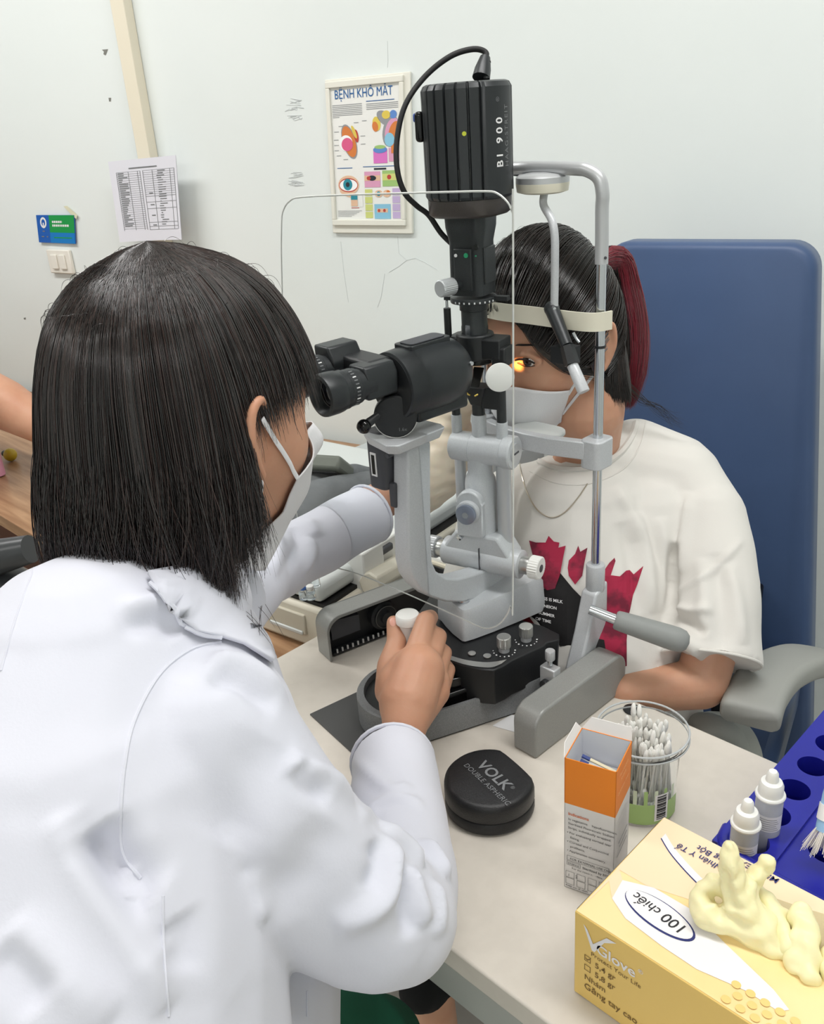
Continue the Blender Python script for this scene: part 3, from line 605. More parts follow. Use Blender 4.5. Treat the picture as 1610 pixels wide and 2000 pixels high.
# one swab then copies
sw = MB(); sw.cyl((0, 0, -.033), (0, 0, .033), .0011, m_stick, n=8)
for s in (-1, 1): sw.lathe([(.0012, 0), (.0024, .0015), (.0028, .005), (.0025, .010), (.0017, .0135), (.0004, .015)], (0, 0, s*.026), (0, 0, s), m_swab, n=12)
sw0 = sw.build('cotton_swab'); tag(sw0, 'white cotton swab standing in the clear jar', 'cotton swab', 'cotton swabs in the jar')
r3 = random.Random(11); k = 0
for i in range(104):
    a = r3.random()*2*math.pi; rad = .0300*math.sqrt(r3.random()); zc = TZ+.048+r3.random()*.008
    tilt = r3.random()*.13; ta = r3.random()*2*math.pi
    if i > 80: zc = TZ+.060+r3.random()*.012; tilt = .12+r3.random()*.16; ta = a0_+2.2+r3.random()*.8; rad *= .7
    o = sw0 if i == 0 else sw0.copy()
    if i: COL.objects.link(o)
    o.location = (jc[0]+math.cos(a)*rad, jc[1]+math.sin(a)*rad, zc); o.rotation_euler = (tilt*math.cos(ta), tilt*math.sin(ta), r3.random()*6)
# --- glove box
gz = .875; gx0, gx1, gy0, gy1 = -.308, -.058, .447, .587
m_gbox = mat('glove_box_yellow', (238, 202, 118), .45); m_gtop = mat('glove_box_top', (250, 226, 168), .45, noise=(14, (248, 220, 156), .4, .6)); m_gcream = mat('glove_box_cream', (250, 222, 186), .45); m_gwhite = mat('glove_box_white', (240, 238, 240), .45); m_navy = mat('navy_print', (38, 46, 110), .5); m_gdk = mat('box_end_grey', (120, 116, 108), .6)
t = empty('glove_box', ((gx0+gx1)/2, (gy0+gy1)/2, TZ)); tag(t, 'yellow and cream cardboard glove dispenser box at the front corner of the table', 'box')
mb = MB(); mb.box(((gx0+gx1)/2, (gy0+gy1)/2, (TZ+gz)/2+.0003), (gx1-gx0, gy1-gy0, gz-TZ-.0006), m_gbox); mb.box((gx0-.001, (gy0+gy1)/2, TZ+.05), (.0016, gy1-gy0-.01, .085), m_gdk)
mb.build('carton', t, bevel=.0012)
mb = MB()
def gt(x, y, o=.0004): return np.array([gx0+x, gy0+y, gz+o])
def gpoly(P, m, o=.0006): mb.poly([gt(x, y, o) for x, y in P], m)
gpoly([(.001, .001), (.249, .001), (.249, .139), (.001, .139)], m_gtop, .0003)
gpoly([(.001, .06), (.001, .139), (.249, .139), (.249, .11), (.16, .10), (.08, .075), (.03, .06)], m_gcream, .0005)
# white swoosh holding the oval
gpoly([(.012, .052), (.036, .062), (.070, .062), (.105, .05), (.15, .036), (.165, .028), (.16, .022), (.135, .022), (.10, .015), (.07, .016), (.035, .02), (.016, .030)], m_gwhite, .0007)
gpoly([(.002, .001), (.004, .044), (.016, .030), (.012, .052), (.002, .062)], m_gcream, .0006)
P = catmull([np.array([a, b, 0]) for a, b in ((.012, .118), (.03, .106), (.06, .093), (.09, .085))], 5); gpoly([(p[0], p[1]+.004) for p in P]+[(p[0], p[1]-.003) for p in P[::-1]], m_gwhite, .0007)
gpoly([(p[0], p[1]-.003) for p in P]+[(p[0], p[1]-.0042) for p in P[::-1]], m_navy, .0008)
def gel(cx, cy, rx, ry, rot, m, o): gpoly([(cx+rx*math.cos(a)*math.cos(rot)-ry*math.sin(a)*math.sin(rot), cy+rx*math.cos(a)*math.sin(rot)+ry*math.sin(a)*math.cos(rot)) for a in np.linspace(0, 2*math.pi, 40, endpoint=False)], m, o)
gel(.0535, .0405, .0325, .0135, -.10, m_navy, .0009); gel(.0525, .0410, .0312, .0122, -.10, m_gwhite, .0011)
rot = -.12
def tf(ox, oy, rot, o=.0013, sx=1): 
    c_, s_ = math.cos(rot), math.sin(rot); return lambda x, y: gt(ox-(x*c_-y*s_), oy-(x*s_+y*c_), o)
mb.text('100', tf(.0780, .0435, rot), .0140, m_print_k, bold=.008, shear=.1)
mb.text('chiếc', tf(.0535, .0455, rot), .0118, m_print_k, bold=.006, shear=.1)
for i, (s, x, y) in enumerate((('Thiên Nhiên Y Tế', .100, .1235), ('Không Bột', .088, .1115+.0), ('MUX', .094, .1335-.002))): pass
mb.text('Thiên Nhiên Y Tế', tf(.092, .119, -.0), .0088, m_navy, bold=.005, shear=.1); mb.text('Không Bột', tf(.080, .128, 0), .0088, m_navy, bold=.005, shear=.1); mb.text('Mã: FLEX', tf(.110, .1365, 0), .0088, m_navy, bold=.005, shear=.1)
mb.text('Găng', tf(.170, .103, 0), .0088, m_navy, bold=.005, shear=.1); mb.text('Không', tf(.172, .1125, 0), .0088, m_navy, bold=.005, shear=.1); mb.text('Mã sản', tf(.174, .122, 0), .0088, m_navy, bold=.005, shear=.1)
m_dot = mat('ochre_dots', (246, 208, 130), .5)
for i in range(7):
    for j in range(3): gel(.128+.011*i+.005*(j % 2), .006+.008*j, .0035, .0032, 0, m_dot, .0012)
mb.build('top_print', t, smooth=False)
mb = MB()
def gs(x, z, o=.0006): return np.array([gx0+x, gy0-o, TZ+z])
def gsf(ox, oz): return lambda x, y: gs(ox+x, oz+y)
m_gold = mat('gold_print', (120, 92, 44), .5)
mb.poly([gs(.009, .0875), gs(.0125, .0845), gs(.0185, .072), gs(.031, .0885), gs(.040, .0895), gs(.029, .0815), gs(.020, .064), gs(.0175, .064)], m_gwhite)
mb.text('Glove', gsf(.0215, .0655), .0150, m_gwhite, bold=.015); mb.text('®', gsf(.060, .074), .006, m_gwhite)
mb.text('Protect Your Life', gsf(.0165, .0575), .0066, m_gold)
for z in (.0475, .0365):
    for a in ((.0105, z, .0165, z+.0006), (.0105, z+.006, .0165, z+.0066), (.0105, z, .0111, z+.0066), (.0159, z, .0165, z+.0066)): mb.poly([gs(a[0], a[1]), gs(a[2], a[1]), gs(a[2], a[3]), gs(a[0], a[3])], m_gold)
mb.text('✓', gsf(.011, .0485), .006, m_gold, bold=.03); mb.text('5,4 gr', gsf(.0205, .0470), .0085, m_gold, bold=.008); mb.text('5,8 gr', gsf(.0205, .0360), .0085, m_gold, bold=.008); mb.text('Nhám', gsf(.0105, .0255), .0085, m_gold, bold=.008); mb.text('Găng tay cao su', gsf(.0105, .0145), .0095, m_gold, bold=.008)
mb.build('front_print', t, smooth=False)
# dispensing slot
mb = MB(); m_slot = mat('slot_inside', (206, 190, 150), .8)
P = [(.098+.140*s, .058+(.030+.0*s)*math.sin(math.pi*min(1, s*1.0))*1.0) for s in np.linspace(0, 1, 16)]+[(.238-.140*s, .048-.026*math.sin(math.pi*s)) for s in np.linspace(0, 1, 16)]
mb.poly([at(u, v, Z=gz+.0016) for u, v in ((1345, 1765), (1362, 1792), (1400, 1808), (1450, 1832), (1500, 1858), (1560, 1886), (1640, 1920), (1660, 1800), (1560, 1770), (1480, 1742), (1400, 1735))][::-1], m_slot); mb.build('dispensing_slot', t, smooth=False)
m_latex = mat('latex', (246, 238, 190), .45, sss=.15, bump=(60, .002, .3))
def glove(name, chains, label, seed, vox=.0022):
    mb = MB()
    for ch in chains: caps3(mb, [(at(c[0], c[1], Z=c[2]), c[3]*dep(at(c[0], c[1], Z=c[2]))/F_PX) for c in ch], m_latex, 14)
    o = organic(mb, name, None, vox, 3); wavy(o, .0014, 300, seed); tag(o, label, 'glove', 'pale yellow latex gloves'); folds(o, GF.get(seed, [])); return o
GF = {1: [([(1432, 1680), (1440, 1740), (1470, 1790)], .003, .002), ([(1415, 1690), (1425, 1750), (1450, 1800)], .003, -.002), ([(1380, 1770), (1420, 1775), (1480, 1800)], .003, .002), ([(1370, 1740), (1400, 1760), (1410, 1800)], .003, -.002), ([(1490, 1700), (1470, 1740), (1480, 1790)], .003, .0015)],
  3: [([(1560, 1790), (1560, 1840), (1575, 1890)], .004, -.001)]}
glove('latex_glove', [[(1424, 1656, .945, 17), (1428, 1700, .925, 24), (1448, 1760, .900, 34), (1478, 1812, .884, 42)], [(1500, 1684, .925, 16), (1468, 1722, .908, 20), (1455, 1755, .897, 26)],
    [(1380, 1785, .888, 27), (1360, 1755, .892, 18), (1392, 1722, .905, 18), (1420, 1735, .90, 20)], [(1380, 1785, .888, 27), (1410, 1796, .886, 27), (1450, 1805, .885, 28)], [(1478, 1812, .884, 40), (1512, 1845, .880, 26)], [(1395, 1792, .879, 18), (1450, 1818, .879, 20), (1520, 1850, .879, 20), (1580, 1880, .879, 18)]], 'crumpled pale yellow latex glove with two fingers sticking up out of the box', 1)

glove('latex_glove', [[(1480, 1740, .893, 16), (1515, 1785, .890, 20), (1535, 1850, .882, 18)], [(1500, 1770, .892, 14), (1545, 1790, .888, 12)]], 'pale yellow latex glove lying folded between the upright and the flat ones', 2)
glove('latex_glove', [[(1566, 1786, .896, 24), (1572, 1830, .888, 32), (1572, 1876, .880, 30), (1582, 1905, .878, 22)], [(1545, 1850, .883, 18), (1552, 1890, .879, 16)]], 'smooth flat pale yellow latex glove at the right edge of the slot', 3)
glove('latex_glove', [[(1640, 1840, .888, 22), (1624, 1880, .882, 22), (1632, 1915, .879, 24)]], 'pale yellow latex glove cut off by the right edge of the photo', 4)
# --- blue bottle rack
m_rack = mat('blue_plastic', (30, 34, 150), .28)
def boolean_holes(name, body, cutters, parent, bevel=.0015):
    a = body.build('a'); b = cutters.build('b')
    md = a.modifiers.new('x', 'BOOLEAN'); md.object = b; md.operation = 'DIFFERENCE'; md.solver = 'EXACT'
    bpy.context.view_layer.update(); me = bpy.data.meshes.new_from_object(a.evaluated_get(bpy.context.evaluated_depsgraph_get()))
    bpy.data.objects.remove(a); bpy.data.objects.remove(b); me.name = name
    me.polygons.foreach_set('use_smooth', [True]*len(me.polygons)); me.set_sharp_from_angle(angle=math.radians(35))
    o = bpy.data.objects.new(name, me); COL.objects.link(o); put(o, parent); return o
t = empty('bottle_rack', (-.2, .78, TZ)); tag(t, 'deep blue plastic rack with two columns of round holes holding eye drop bottles', 'rack')
holes = [(-.252, .655+.046*i) for i in range(6)]+[(-.196, .688+.052*i) for i in range(5)]+[(-.145, .688+.052*i) for i in range(5)]
body = MB(); body.prism([(x-.195, y-.79) for x, y in [(-.281, .655), (-.276, .638), (-.26, .628), (-.23, .628), (-.11, .628), (-.11, .96), (-.281, .96)]], (.195*0-0+.0, 0, 0), XA, YA, ZA, m_rack) if False else body.box((-.1955, .795, TZ+.0255), (.171, .325, .050), m_rack)
cut = MB()
for x, y in holes: cut.cyl((x, y, TZ+.008), (x, y, TZ+.06), .0165 if x > -.24 else .0155, m_rack, n=32)
boolean_holes('block', body, cut, t)
mb = MB(); mb.tube([(-.279, .66, TZ+.046), (-.272, .637, TZ+.048), (-.25, .630, TZ+.048), (-.15, .628, TZ+.046), (-.09, .628, TZ+.046)], .006, m_rack, n=12, sm=5); mb.box((-.2255, .795, TZ+.0515), (.003, .32, .005), m_rack); mb.build('rim', t)
mb = MB(); mb.lathe([(.03, 0), (.031, .03), (.027, .04), (.015, .044)], (-.222, .945, TZ+.05), ZA, m_rack, n=24); mb.build('round_knob', t)
m_bot = mat('bottle_plastic', (226, 230, 236), .15, trans=.4, ior=1.2); m_liq = mat('bottle_liquid', (170, 180, 196), .1, trans=.7, ior=1.2)
def dropper(u, v, lab, zb, zr):
    p = at(u, v, Z=zr); p = np.array([p[0], p[1], 0]); t = empty('dropper_bottle', (p[0], p[1], zb)); tag(t, lab, 'bottle', 'eye drop bottles in the blue rack')
    mb = MB(); mb.lathe([(.0115, 0), (.0125, .002), (.0125, zr-zb-.006), (.011, zr-zb-.001)], (p[0], p[1], zb), ZA, m_bot, n=28); mb.build('bottle', t)
    mb = MB(); mb.lathe([(.0135, 0), (.0139, .0018), (.0132, .0032), (.0115, .0036), (.0112, .0125), (.0095, .0165), (.006, .0180), (.0052, .026), (.0036, .0285)], (p[0], p[1], zr), ZA, m_white_pl, n=28); mb.build('cap', t)
    mb = MB(); a1_ = math.atan2(-p[1], -p[0]); r_ = .01275
    mb.sheet([[p+np.array([math.cos(a)*r_, math.sin(a)*r_, z]) for a in np.linspace(a1_-1.2, a1_+1.3, 20)] for z in (zr-.034, zr-.016)], m_print_w)
    for i in range(6): mb.sheet([[p+np.array([math.cos(a)*(r_+.0002), math.sin(a)*(r_+.0002), z]) for a in np.linspace(a1_-.8, a1_+.9-.1*(i % 3), 12)] for z in (zr-.032+.0025*i, zr-.0315+.0025*i)], m_print_g)
    mb.build('label', t)
dropper(1457, 1610, 'front white capped eye drop bottle in the blue rack, nearest the gloves', TZ+.0085, .858)
dropper(1505, 1553, 'taller standing white capped eye drop bottle in the blue rack with printed label', TZ+.0085, .872)
m_brush = mat('brush_bristle', (236, 230, 222), .8); m_bb = mat('pale_blue_wrap', (150, 190, 226), .4)
p = at(1622, 1600, D=.80); t = empty('applicator_brush', p); tag(t, 'pale blue wrapped applicator with white bristles leaning in the rack at the right edge', 'brush')
mb = MB(); q = at(1612, 1640, D=.80); d = nrm(q-p); mb.tube([p-d*.05, p-d*.02, p+d*.012], [.009, .011, .010], m_bb, n=16); mb.tube([p-d*.012, p+d*.002], [.0116, .0112], m_print_w, n=16); mb.build('handle', t)
mb = MB(); 
for i in range(90):
    a = r3.random()*6.28; s = .010*math.sqrt(r3.random()); e_ = nrm(np.cross(d, ZA)); f_ = np.cross(d, e_); b0 = p+d*.010+(e_*math.cos(a)+f_*math.sin(a))*s; b1 = b0+d*(.016+.01*r3.random())+(e_*math.cos(a)+f_*math.sin(a))*s*.9
    mb.tube([b0, b1], [.0004, .0002], m_brush, n=4)
mb.build('bristles', t)
# ================================================================== PATIENT CHAIR
Cu, Cv, _ = frame(15)
c0 = at(1587, 600, Y=1.40)        # right edge, front face
t = empty('examination_chair', (c0[0]-.15, c0[1], 0)); tag(t, 'tall blue padded examination chair with curved grey armrest behind the patient', 'chair')
tl = math.radians(3); Cn = nrm(Cv*math.cos(tl)*1.0+ZA*-math.sin(tl)*-0); Cz = nrm(ZA*math.cos(tl)+Cv*math.sin(tl)); Cn = nrm(np.cross(Cu, Cz))*1.0; Cn = Cn if Cn.dot(Cv) > 0 else -Cn
def onplane(u, v):
    r = ROT @ _ray(u, v); return CAM+r*float((c0-CAM).dot(Cn)/r.dot(Cn))
def cl(u, v): q = onplane(u, v)-c0; return float(q.dot(Cu)), float(q.dot(Cz))
uR, zR = cl(1587, 560); uL, zL = cl(1176, 560); zT = cl(1400, 474)[1]; zB = zT-.95
wC = uR-uL
mb = MB(); sec = []
for off, ins in ((0.0, .012), (.003, .005), (.010, .001), (.020, 0), (.06, 0), (.075, .006), (.085, .02)):
    P = rrect(wC-2*ins, (zT-zB)-2*ins, .040, 8, (uL+uR)/2, (zT+zB)/2); sec.append([c0+Cu*(x+(x-uL)/wC*(zT-y)*.10)+Cz*y+Cn*off for x, y in P])
mb.rings(sec, m_blue); mb.build('backrest', t, angle=70)
mb = MB(); ce = c0+Cu*(uL+uR)/2; mb.prism(rrect(wC+.12, .44, .06, 6), ce-Cn*.16+ZA*(.44-c0[2]), Cu, nrm(Cn*np.array([1, 1, 0])), ZA*.10, m_blue); mb.build('seat', t, bevel=.02, seg=4, normals=True)
m_dkb = mat('chair_black', (16, 18, 26), .5)
mb = MB(); mb.box(c0+Cu*(uR-.03)-Cv*.15+ZA*(.56-c0[2]), (.02, .34, .26), m_dkb, ax=[Cu, Cv, ZA]); mb.build('side_panel', t, bevel=.006)
mb = MB(); mb.cyl((ce[0]-.0, ce[1]-.12, .05), (ce[0], ce[1]-.12, .44), .05, m_alu_m); mb.lathe([(.28, 0), (.28, .02), (.08, .05)], (ce[0], ce[1]-.12, .0), ZA, m_dkb, n=40); mb.build('pedestal', t)
mb = MB(); sec = []
path = catmull([at(1464, 1402, D=1.12), at(1482, 1352, D=1.17), at(1520, 1310, D=1.24), at(1580, 1290, D=1.32), at(1660, 1305, D=1.40), at(1740, 1340, D=1.47)], 6)
for i, p in enumerate(path):
    d = nrm(path[min(i+1, len(path)-1)]-path[max(i-1, 0)]); s_ = nrm(np.array([.93, .0, .0])+Cu*.3-d*nrm(np.array([.93, 0, 0])+Cu*.3).dot(d)); n_ = np.cross(s_, d)
    sec.append([p+s_*x+n_*y for x, y in rrect(.074 if i else .066, .034 if i else .026, .012 if i else .008, 4)])
mb.rings(sec, m_grey_pad); mb.build('armrest', t, angle=60)
mb = MB(); mb.box(at(1640, 1420, D=1.40), (.035, .14, .2), m_alu_m, ax=[Cu, Cv, ZA]); mb.build('armrest_bracket', t, bevel=.006)
# ================================================================== SLIT LAMP
XC = -.68
Tu, Tv, _ = frame(13)            # lamp tower frame
TX = np.array([XC, .775, 0.])
def zt_(v): return float(at(925, v, X=XC)[2])      # height on the tower axis seen at pixel row v
def S(px, v=700): return px*dep(at(925, v, X=XC))/F_PX
def tw(u, v, z): return TX+Tu*u+Tv*v+ZA*z
SL = empty('slit_lamp', (XC, .72, TZ)); tag(SL, 'silver and black slit lamp microscope with a tall black lamp tower', 'slit lamp')
# --- lamp housing (ribbed can)
zb, zt = zt_(383), zt_(160)
R0 = .0475
def housing_ring(r, z, groove=True, deep=.0035):
    P = []; n = 288; c_ang = math.atan2(-TX[1], -TX[0])
    for i in range(n):
        a = 2*math.pi*i/n; rr_ = r
        rel = (math.degrees(a-c_ang)+180) % 360-180
        if groove and (rel % 15.0) < 2.6 and not (20 < rel < 68): rr_ -= deep
        if 20 < rel < 68: rr_ += .0015*min(1, (rel-20)/3, (68-rel)/3)
        P.append((TX[0]+math.cos(a)*rr_, TX[1]+math.sin(a)*rr_, z))
    return P
mb = MB(); mb.rings([housing_ring(R0-.002, zb, True, .001), housing_ring(R0, zb+.003), housing_ring(R0, zb+.03), housing_ring(R0, zt-.006), housing_ring(R0-.0025, zt-.0015), housing_ring(R0-.006, zt, False)], m_black_s)
HO = mb.build('lamp_housing', SL, angle=28)
mb = MB(); ca = math.atan2(-TX[1], -TX[0])
for k in range(-5, 1):
    a = ca+math.radians(15*k+1.3); r = R0-.0030; mb.box(TX+np.array([math.cos(a), math.sin(a), 0])*r+ZA*(zb+.020), (.0018, .0022, .022), m_black_g, ax=[[math.cos(a), math.sin(a), 0], [-math.sin(a), math.cos(a), 0], ZA])
mb.build('vent_slot', HO)
def onhouse(z0, a0, r=R0+.0018): return lambda x, y: TX+np.array([math.cos(a0+y/r*-1), math.sin(a0+y/r*-1), 0])*r+ZA*(z0+x)
mb = MB(); mb.text('BI 900', onhouse(zb+.030, ca+math.radians(46)), .0120, m_print_w, bold=.02, spacing=1.55); mb.text('®', onhouse(zb+.092, ca+math.radians(42)), .006, m_print_g); mb.text('HAAG-STREIT', onhouse(zb+.030, ca+math.radians(57)), .0080, m_print_g, spacing=1.25); mb.build('lettering', HO, smooth=False)
m_ydot = mat('yellow_dot', (196, 204, 60), .5)
a = ca-math.radians(4); mb = MB(); p = TX+np.array([math.cos(a), math.sin(a), 0])*(R0-.0004)+ZA*zt_(257); mb.cyl(p, p+np.array([math.cos(a), math.sin(a), 0])*.0012, .0022, m_ydot, n=16); mb.build('yellow_dot', HO)
a = ca-math.radians(88); d = np.array([math.cos(a), math.sin(a), 0]); p = TX+d*(R0+.0025)+ZA*zt_(240)
m_bsw = mat('blue_switch', (44, 74, 150), .4); mb = MB(); mb.box(p, (.010, .022, .030), m_black_g, ax=[d, np.cross(ZA, d), ZA]); mb.build('switch_socket', HO, bevel=.004, seg=3); mb = MB(); mb.box(p+d*.004+ZA*.009, (.005, .012, .009), m_bsw, ax=[d, np.cross(ZA, d), ZA]); mb.build('switch', HO, bevel=.002)
# --- collar and neck
m_brn = mat('brown_black_plastic', (66, 60, 57), .4)
mb = MB()
def rr3(w, d, r, z, du=0, dv=0): return [tw(du+x, dv+y, z) for x, y in rrect(w, d, r, 6)]
z1, z2, z3 = zb, zt_(392), zt_(418)
mb.rings([rr3(.088, .088, .040, z1-.0005), rr3(.088, .088, .040, z2), rr3(.082, .082, .030, z3+.003), rr3(.074, .074, .026, z3)], m_brn, True, True)
mb.rings([rr3(.050, .046, .012, z3), rr3(.049, .045, .012, zt_(440)), rr3(.042, .040, .010, zt_(470)), rr3(.042, .040, .009, zt_(500)), rr3(.042, .040, .008, zt_(572))], m_black_s)
mb.build('tower_body', SL, angle=50)
mb = MB()
mb.box(tw(.0, -.021, zt_(520)), (.022, .004, .045), m_black_s, ax=[Tu, Tv, ZA]); mb.box(tw(.0215, .0, zt_(515)), (.003, .026, .040), m_black_s, ax=[Tu, Tv, ZA]); mb.build('cover_plate', SL, bevel=.0012)
m_gdot = mat('green_dot', (40, 160, 110), .4); m_rdot = mat('red_dot', (200, 80, 80), .4)
nf = nrm(np.array([-TX[0], -TX[1], 0]))
T_tw = None
mb = MB()
for (u, v, m, r) in ((911, 499, m_gdot, .0026), (891, 499, m_print_w, .0018), (930, 483, m_black_g, .0030), (930, 500, m_gdot, .0008)):
    # on the two faces of the neck which look at the camera
    q = at(u, v, X=XC); rel = q-TX; best = None
    for (n_, h_) in ((Tu, .0232 if v > 484 or 1 else .021), (-Tv, .0232)):
        rd = ROT @ _ray(u, v); tt = (h_-float((CAM-TX).dot(n_)))/float(rd.dot(n_)); hp = CAM+rd*tt
        if best is None or np.linalg.norm(hp-CAM) > 0: 
            lu, lv = float((hp-TX).dot(Tu)), float((hp-TX).dot(Tv))
            if abs(lu) <= .0236 and abs(lv) <= .0236: best = (hp, n_)
    if best: mb.cyl(best[0]-best[1]*.0005, best[0]+best[1]*.0007, r, m, n=20)
mb.build('filter_marks', SL)
# knurled knob on the left
def knurl(mb, p, q, r, m, n=28, bev=.001):
    d = nrm(np.asarray(q)-np.asarray(p)); e_ = nrm(np.cross(d, ZA if abs(d[2]) < .9 else XA)); f_ = np.cross(d, e_); L = np.linalg.norm(np.asarray(q)-np.asarray(p)); R = []
    for h, k in ((0, .90), (bev, 1), (L-bev, 1), (L, .90)):
        R.append([np.asarray(p)+d*h+(e_*math.cos(2*math.pi*i/(2*n))+f_*math.sin(2*math.pi*i/(2*n)))*r*k*(1 if i % 2 else .955) for i in range(2*n)])
    mb.rings(R, m)
kz = zt_(549); mb = MB(); mb.cyl(tw(-.006, -.02, kz), tw(-.010, -.033, kz), .006, m_black_s); mb.build('knob_shaft', SL); mb = MB(); kd = nrm(-Tv*.9-Tu*.3); kp = tw(-.009, -.030, kz); knurl(mb, kp, kp+kd*.020, .0095, m_alu_m); mb.build('filter_knob', SL, angle=25)
# aperture ring with marks
mb = MB(); mb.lathe([(.026, 0), (.0265, .001), (.0265, .005), (.026, .006)], tw(0, 0, zt_(588)), ZA, m_black_s, n=48); mb.box(tw(.032, .004, zt_(581)), (.02, .008, .005), m_black, ax=[Tu, Tv, ZA]); mb.box(tw(-.030, -.004, zt_(583)), (.010, .006, .004), m_black, ax=[Tu, Tv, ZA]); mb.build('aperture_ring', SL, angle=30)
mb = MB()
for i in range(9):
    a = ca+math.radians(-50+i*13); d = np.array([math.cos(a), math.sin(a), 0]); mb.box(TX+d*.0266+ZA*(zt_(584)), (.0006, .0016, .002), m_print_w, ax=[d, np.cross(ZA, d), ZA])
mb.build('scale_mark', SL)
mb = MB(); mb.lathe([(.0155, 0), (.0155, .012), (.0150, .013), (.0150, .03), (.0165, .031), (.0165, zt_(588)-zt_(657))], tw(0, 0, zt_(657)), ZA, m_black_s, n=40); mb.box(tw(-.0, -.0155, zt_(640)), (.006, .003, .012), m_chrome, ax=[Tu, Tv, ZA]); mb.build('slit_barrel', SL, angle=30)
# mirror carrier block, lens ring
mb = MB(); mb.box(tw(.004, 0, zt_(676)), (S(118, 676), .030, S(40, 676)), m_black, ax=[Tu, Tv, ZA]); mb.cyl(tw(.0, 0, zt_(700)), tw(0, 0, zt_(650)), .022, m_black); mb.box(tw(.036, -.002, zt_(690)), (.018, .024, .022), m_black, ax=[Tu, Tv, ZA]); mb.build('mirror_carrier', SL, bevel=.002)
mb = MB(); mb.cyl(tw(.012, -.0153, zt_(676)), tw(.012, -.0163, zt_(676)), .0024, m_chrome, n=16); mb.cyl(tw(.030, -.0153, zt_(692)), tw(.030, -.0163, zt_(692)), .0015, m_chrome, n=12); mb.build('screw', SL)
mb = MB(); mb.lathe([(.0195, 0), (.0205, .001), (.0205, .010), (.019, .011)], tw(.001, 0, zt_(708)), ZA, m_black_g, n=44); mb.build('lens_ring', SL)
for uu, vv, v0, v1, r in ((-.0285, -.012, 655, 600, .0042),):
    mb = MB(); mb.cyl(tw(uu, vv, zt_(v0)), tw(uu, vv, zt_(v1)), r, m_black); mb.cyl(tw(uu, vv, zt_(v1)), tw(uu, vv, zt_(585)), .0016, m_chrome, n=12); mb.build('tilt_rod', SL)
# posts: black upper, silver lower
posts = ((-.0300, 0, 690, 818, .0052), (.0010, 0, 755, 812, .0078), (.0315, 0, 700, 822, .0058))
for i, (uu, vv, va, vb, r) in enumerate(posts):
    mb = MB(); mb.cyl(tw(uu, vv, zt_(vb)), tw(uu, vv, zt_(va)), r, m_black_s); pb = mb.build('post', SL)
    mb = MB(); mb.cyl(tw(uu, vv, zt_(866)), tw(uu, vv, zt_(vb)), r+.0012, m_silver, bev=.0006); mb.build('sleeve', pb)
mb = MB(); mb.rings([[tw(.001+x*.5, y*.5, zt_(792)) for x, y in rrect(.030, .030, .006)], [tw(.001+x, y, zt_(762)) for x, y in rrect(.028, .024, .004)], [tw(.001+x, y, zt_(754)) for x, y in rrect(.030, .024, .004)]], m_black); mb.box(tw(.022, -.002, zt_(775)), (.024, .012, .026), m_black, ax=[Tu, Tv, ZA]); mb.build('mirror_holder', SL, bevel=.001)
mk = Matrix.Rotation(math.radians(-38), 3, Vector(Tu)); ax = [Tu, np.array(mk @ Vector(Tv)), np.array(mk @ ZA.tolist() if False else mk @ Vector(ZA))]
mb = MB(); mb.box(tw(.0, -.002, zt_(742)), (.013, .0025, .030), m_black_g, ax=ax); mb.build('mirror', SL, bevel=.0006)
m_glint = mat('yellow_glint', (246, 214, 110), .25, metal=.6); mb = MB()  # mirror prongs, their yellow glint put into the colour
for s in (-1, 1): mb.tube([tw(s*.0115, -.004, zt_(757)), tw(s*.006, -.012, zt_(768)), tw(s*.003, -.012, zt_(770))], .0010, m_glint, n=8)
mb.build('mirror_clip', SL)
# white diffuser disc
dp = at(977, 737, X=-.635); dn = nrm((CAM-dp)*np.array([1, 1, .35])+np.array([.25, 0, 0])); mb = MB(); mb.cyl(dp-dn*.0015, dp+dn*.0015, .0165, m_white_pl, n=40, bev=.0008); mb.build('diffuser_disc', SL)
# warm light that leaves the mirror towards the eye
# --- horizontal drum and column
cz = zt_(880); mb = MB(); mb.lathe([(.016, 0), (.0185, .002), (.0185, .028), (.0182, .0282), (.0182, .0288), (.0188, .029), (.0188, .070), (.0205, .072), (.0205, .082), (.0190, .084)], tw(-.036, 0, cz), Tu, m_silver, n=48); dr = mb.build('tilt_drum', SL, angle=25)
mb = MB(); mb.cyl(tw(.048, 0, cz), tw(.0495, 0, cz), .012, m_alu_m, n=36); mb.box(tw(.0497, 0, cz), (.001, .012, .002), m_dkgrey, ax=[Tu, Tv, ZA]); mb.build('end_cap', dr)
mb = MB()
for uu, vv, va, vb, r in ((-.0300, .004, 900, 1065, .0070), (.0300, .004, 900, 1085, .0092)): mb = MB(); mb.cyl(tw(uu, vv, zt_(vb)), tw(uu, vv, zt_(va)), r, m_alu_m); mb.build('column_rod', SL)
mb = MB(); mb.lathe([(.0195, 0), (.0195, zt_(950)-zt_(1045)), (.0188, zt_(940)-zt_(1045)), (.0155, zt_(928)-zt_(1045)), (.0150, zt_(895)-zt_(1045))], tw(.000, 0, zt_(1045)), ZA, m_silver, n=40); col_ = mb.build('column', SL, angle=40)
mb = MB(); P = [(-.017, 0), (.017, 0), (.017, .045)]+[(.017*math.cos(a), .045+.017*math.sin(a)) for a in np.linspace(0, math.pi, 14)]+[(-.017, .045)]
fn_ = nrm(np.array([.35, -.94, 0])); fu = np.array([-fn_[1], fn_[0], 0]); bp_ = TX+fn_*.016+fu*(-.006)
mb.prism(P, bp_+ZA*zt_(1042), fu, ZA, fn_*.012, m_silver); mb.build('lock_housing', SL, bevel=.002, normals=True)
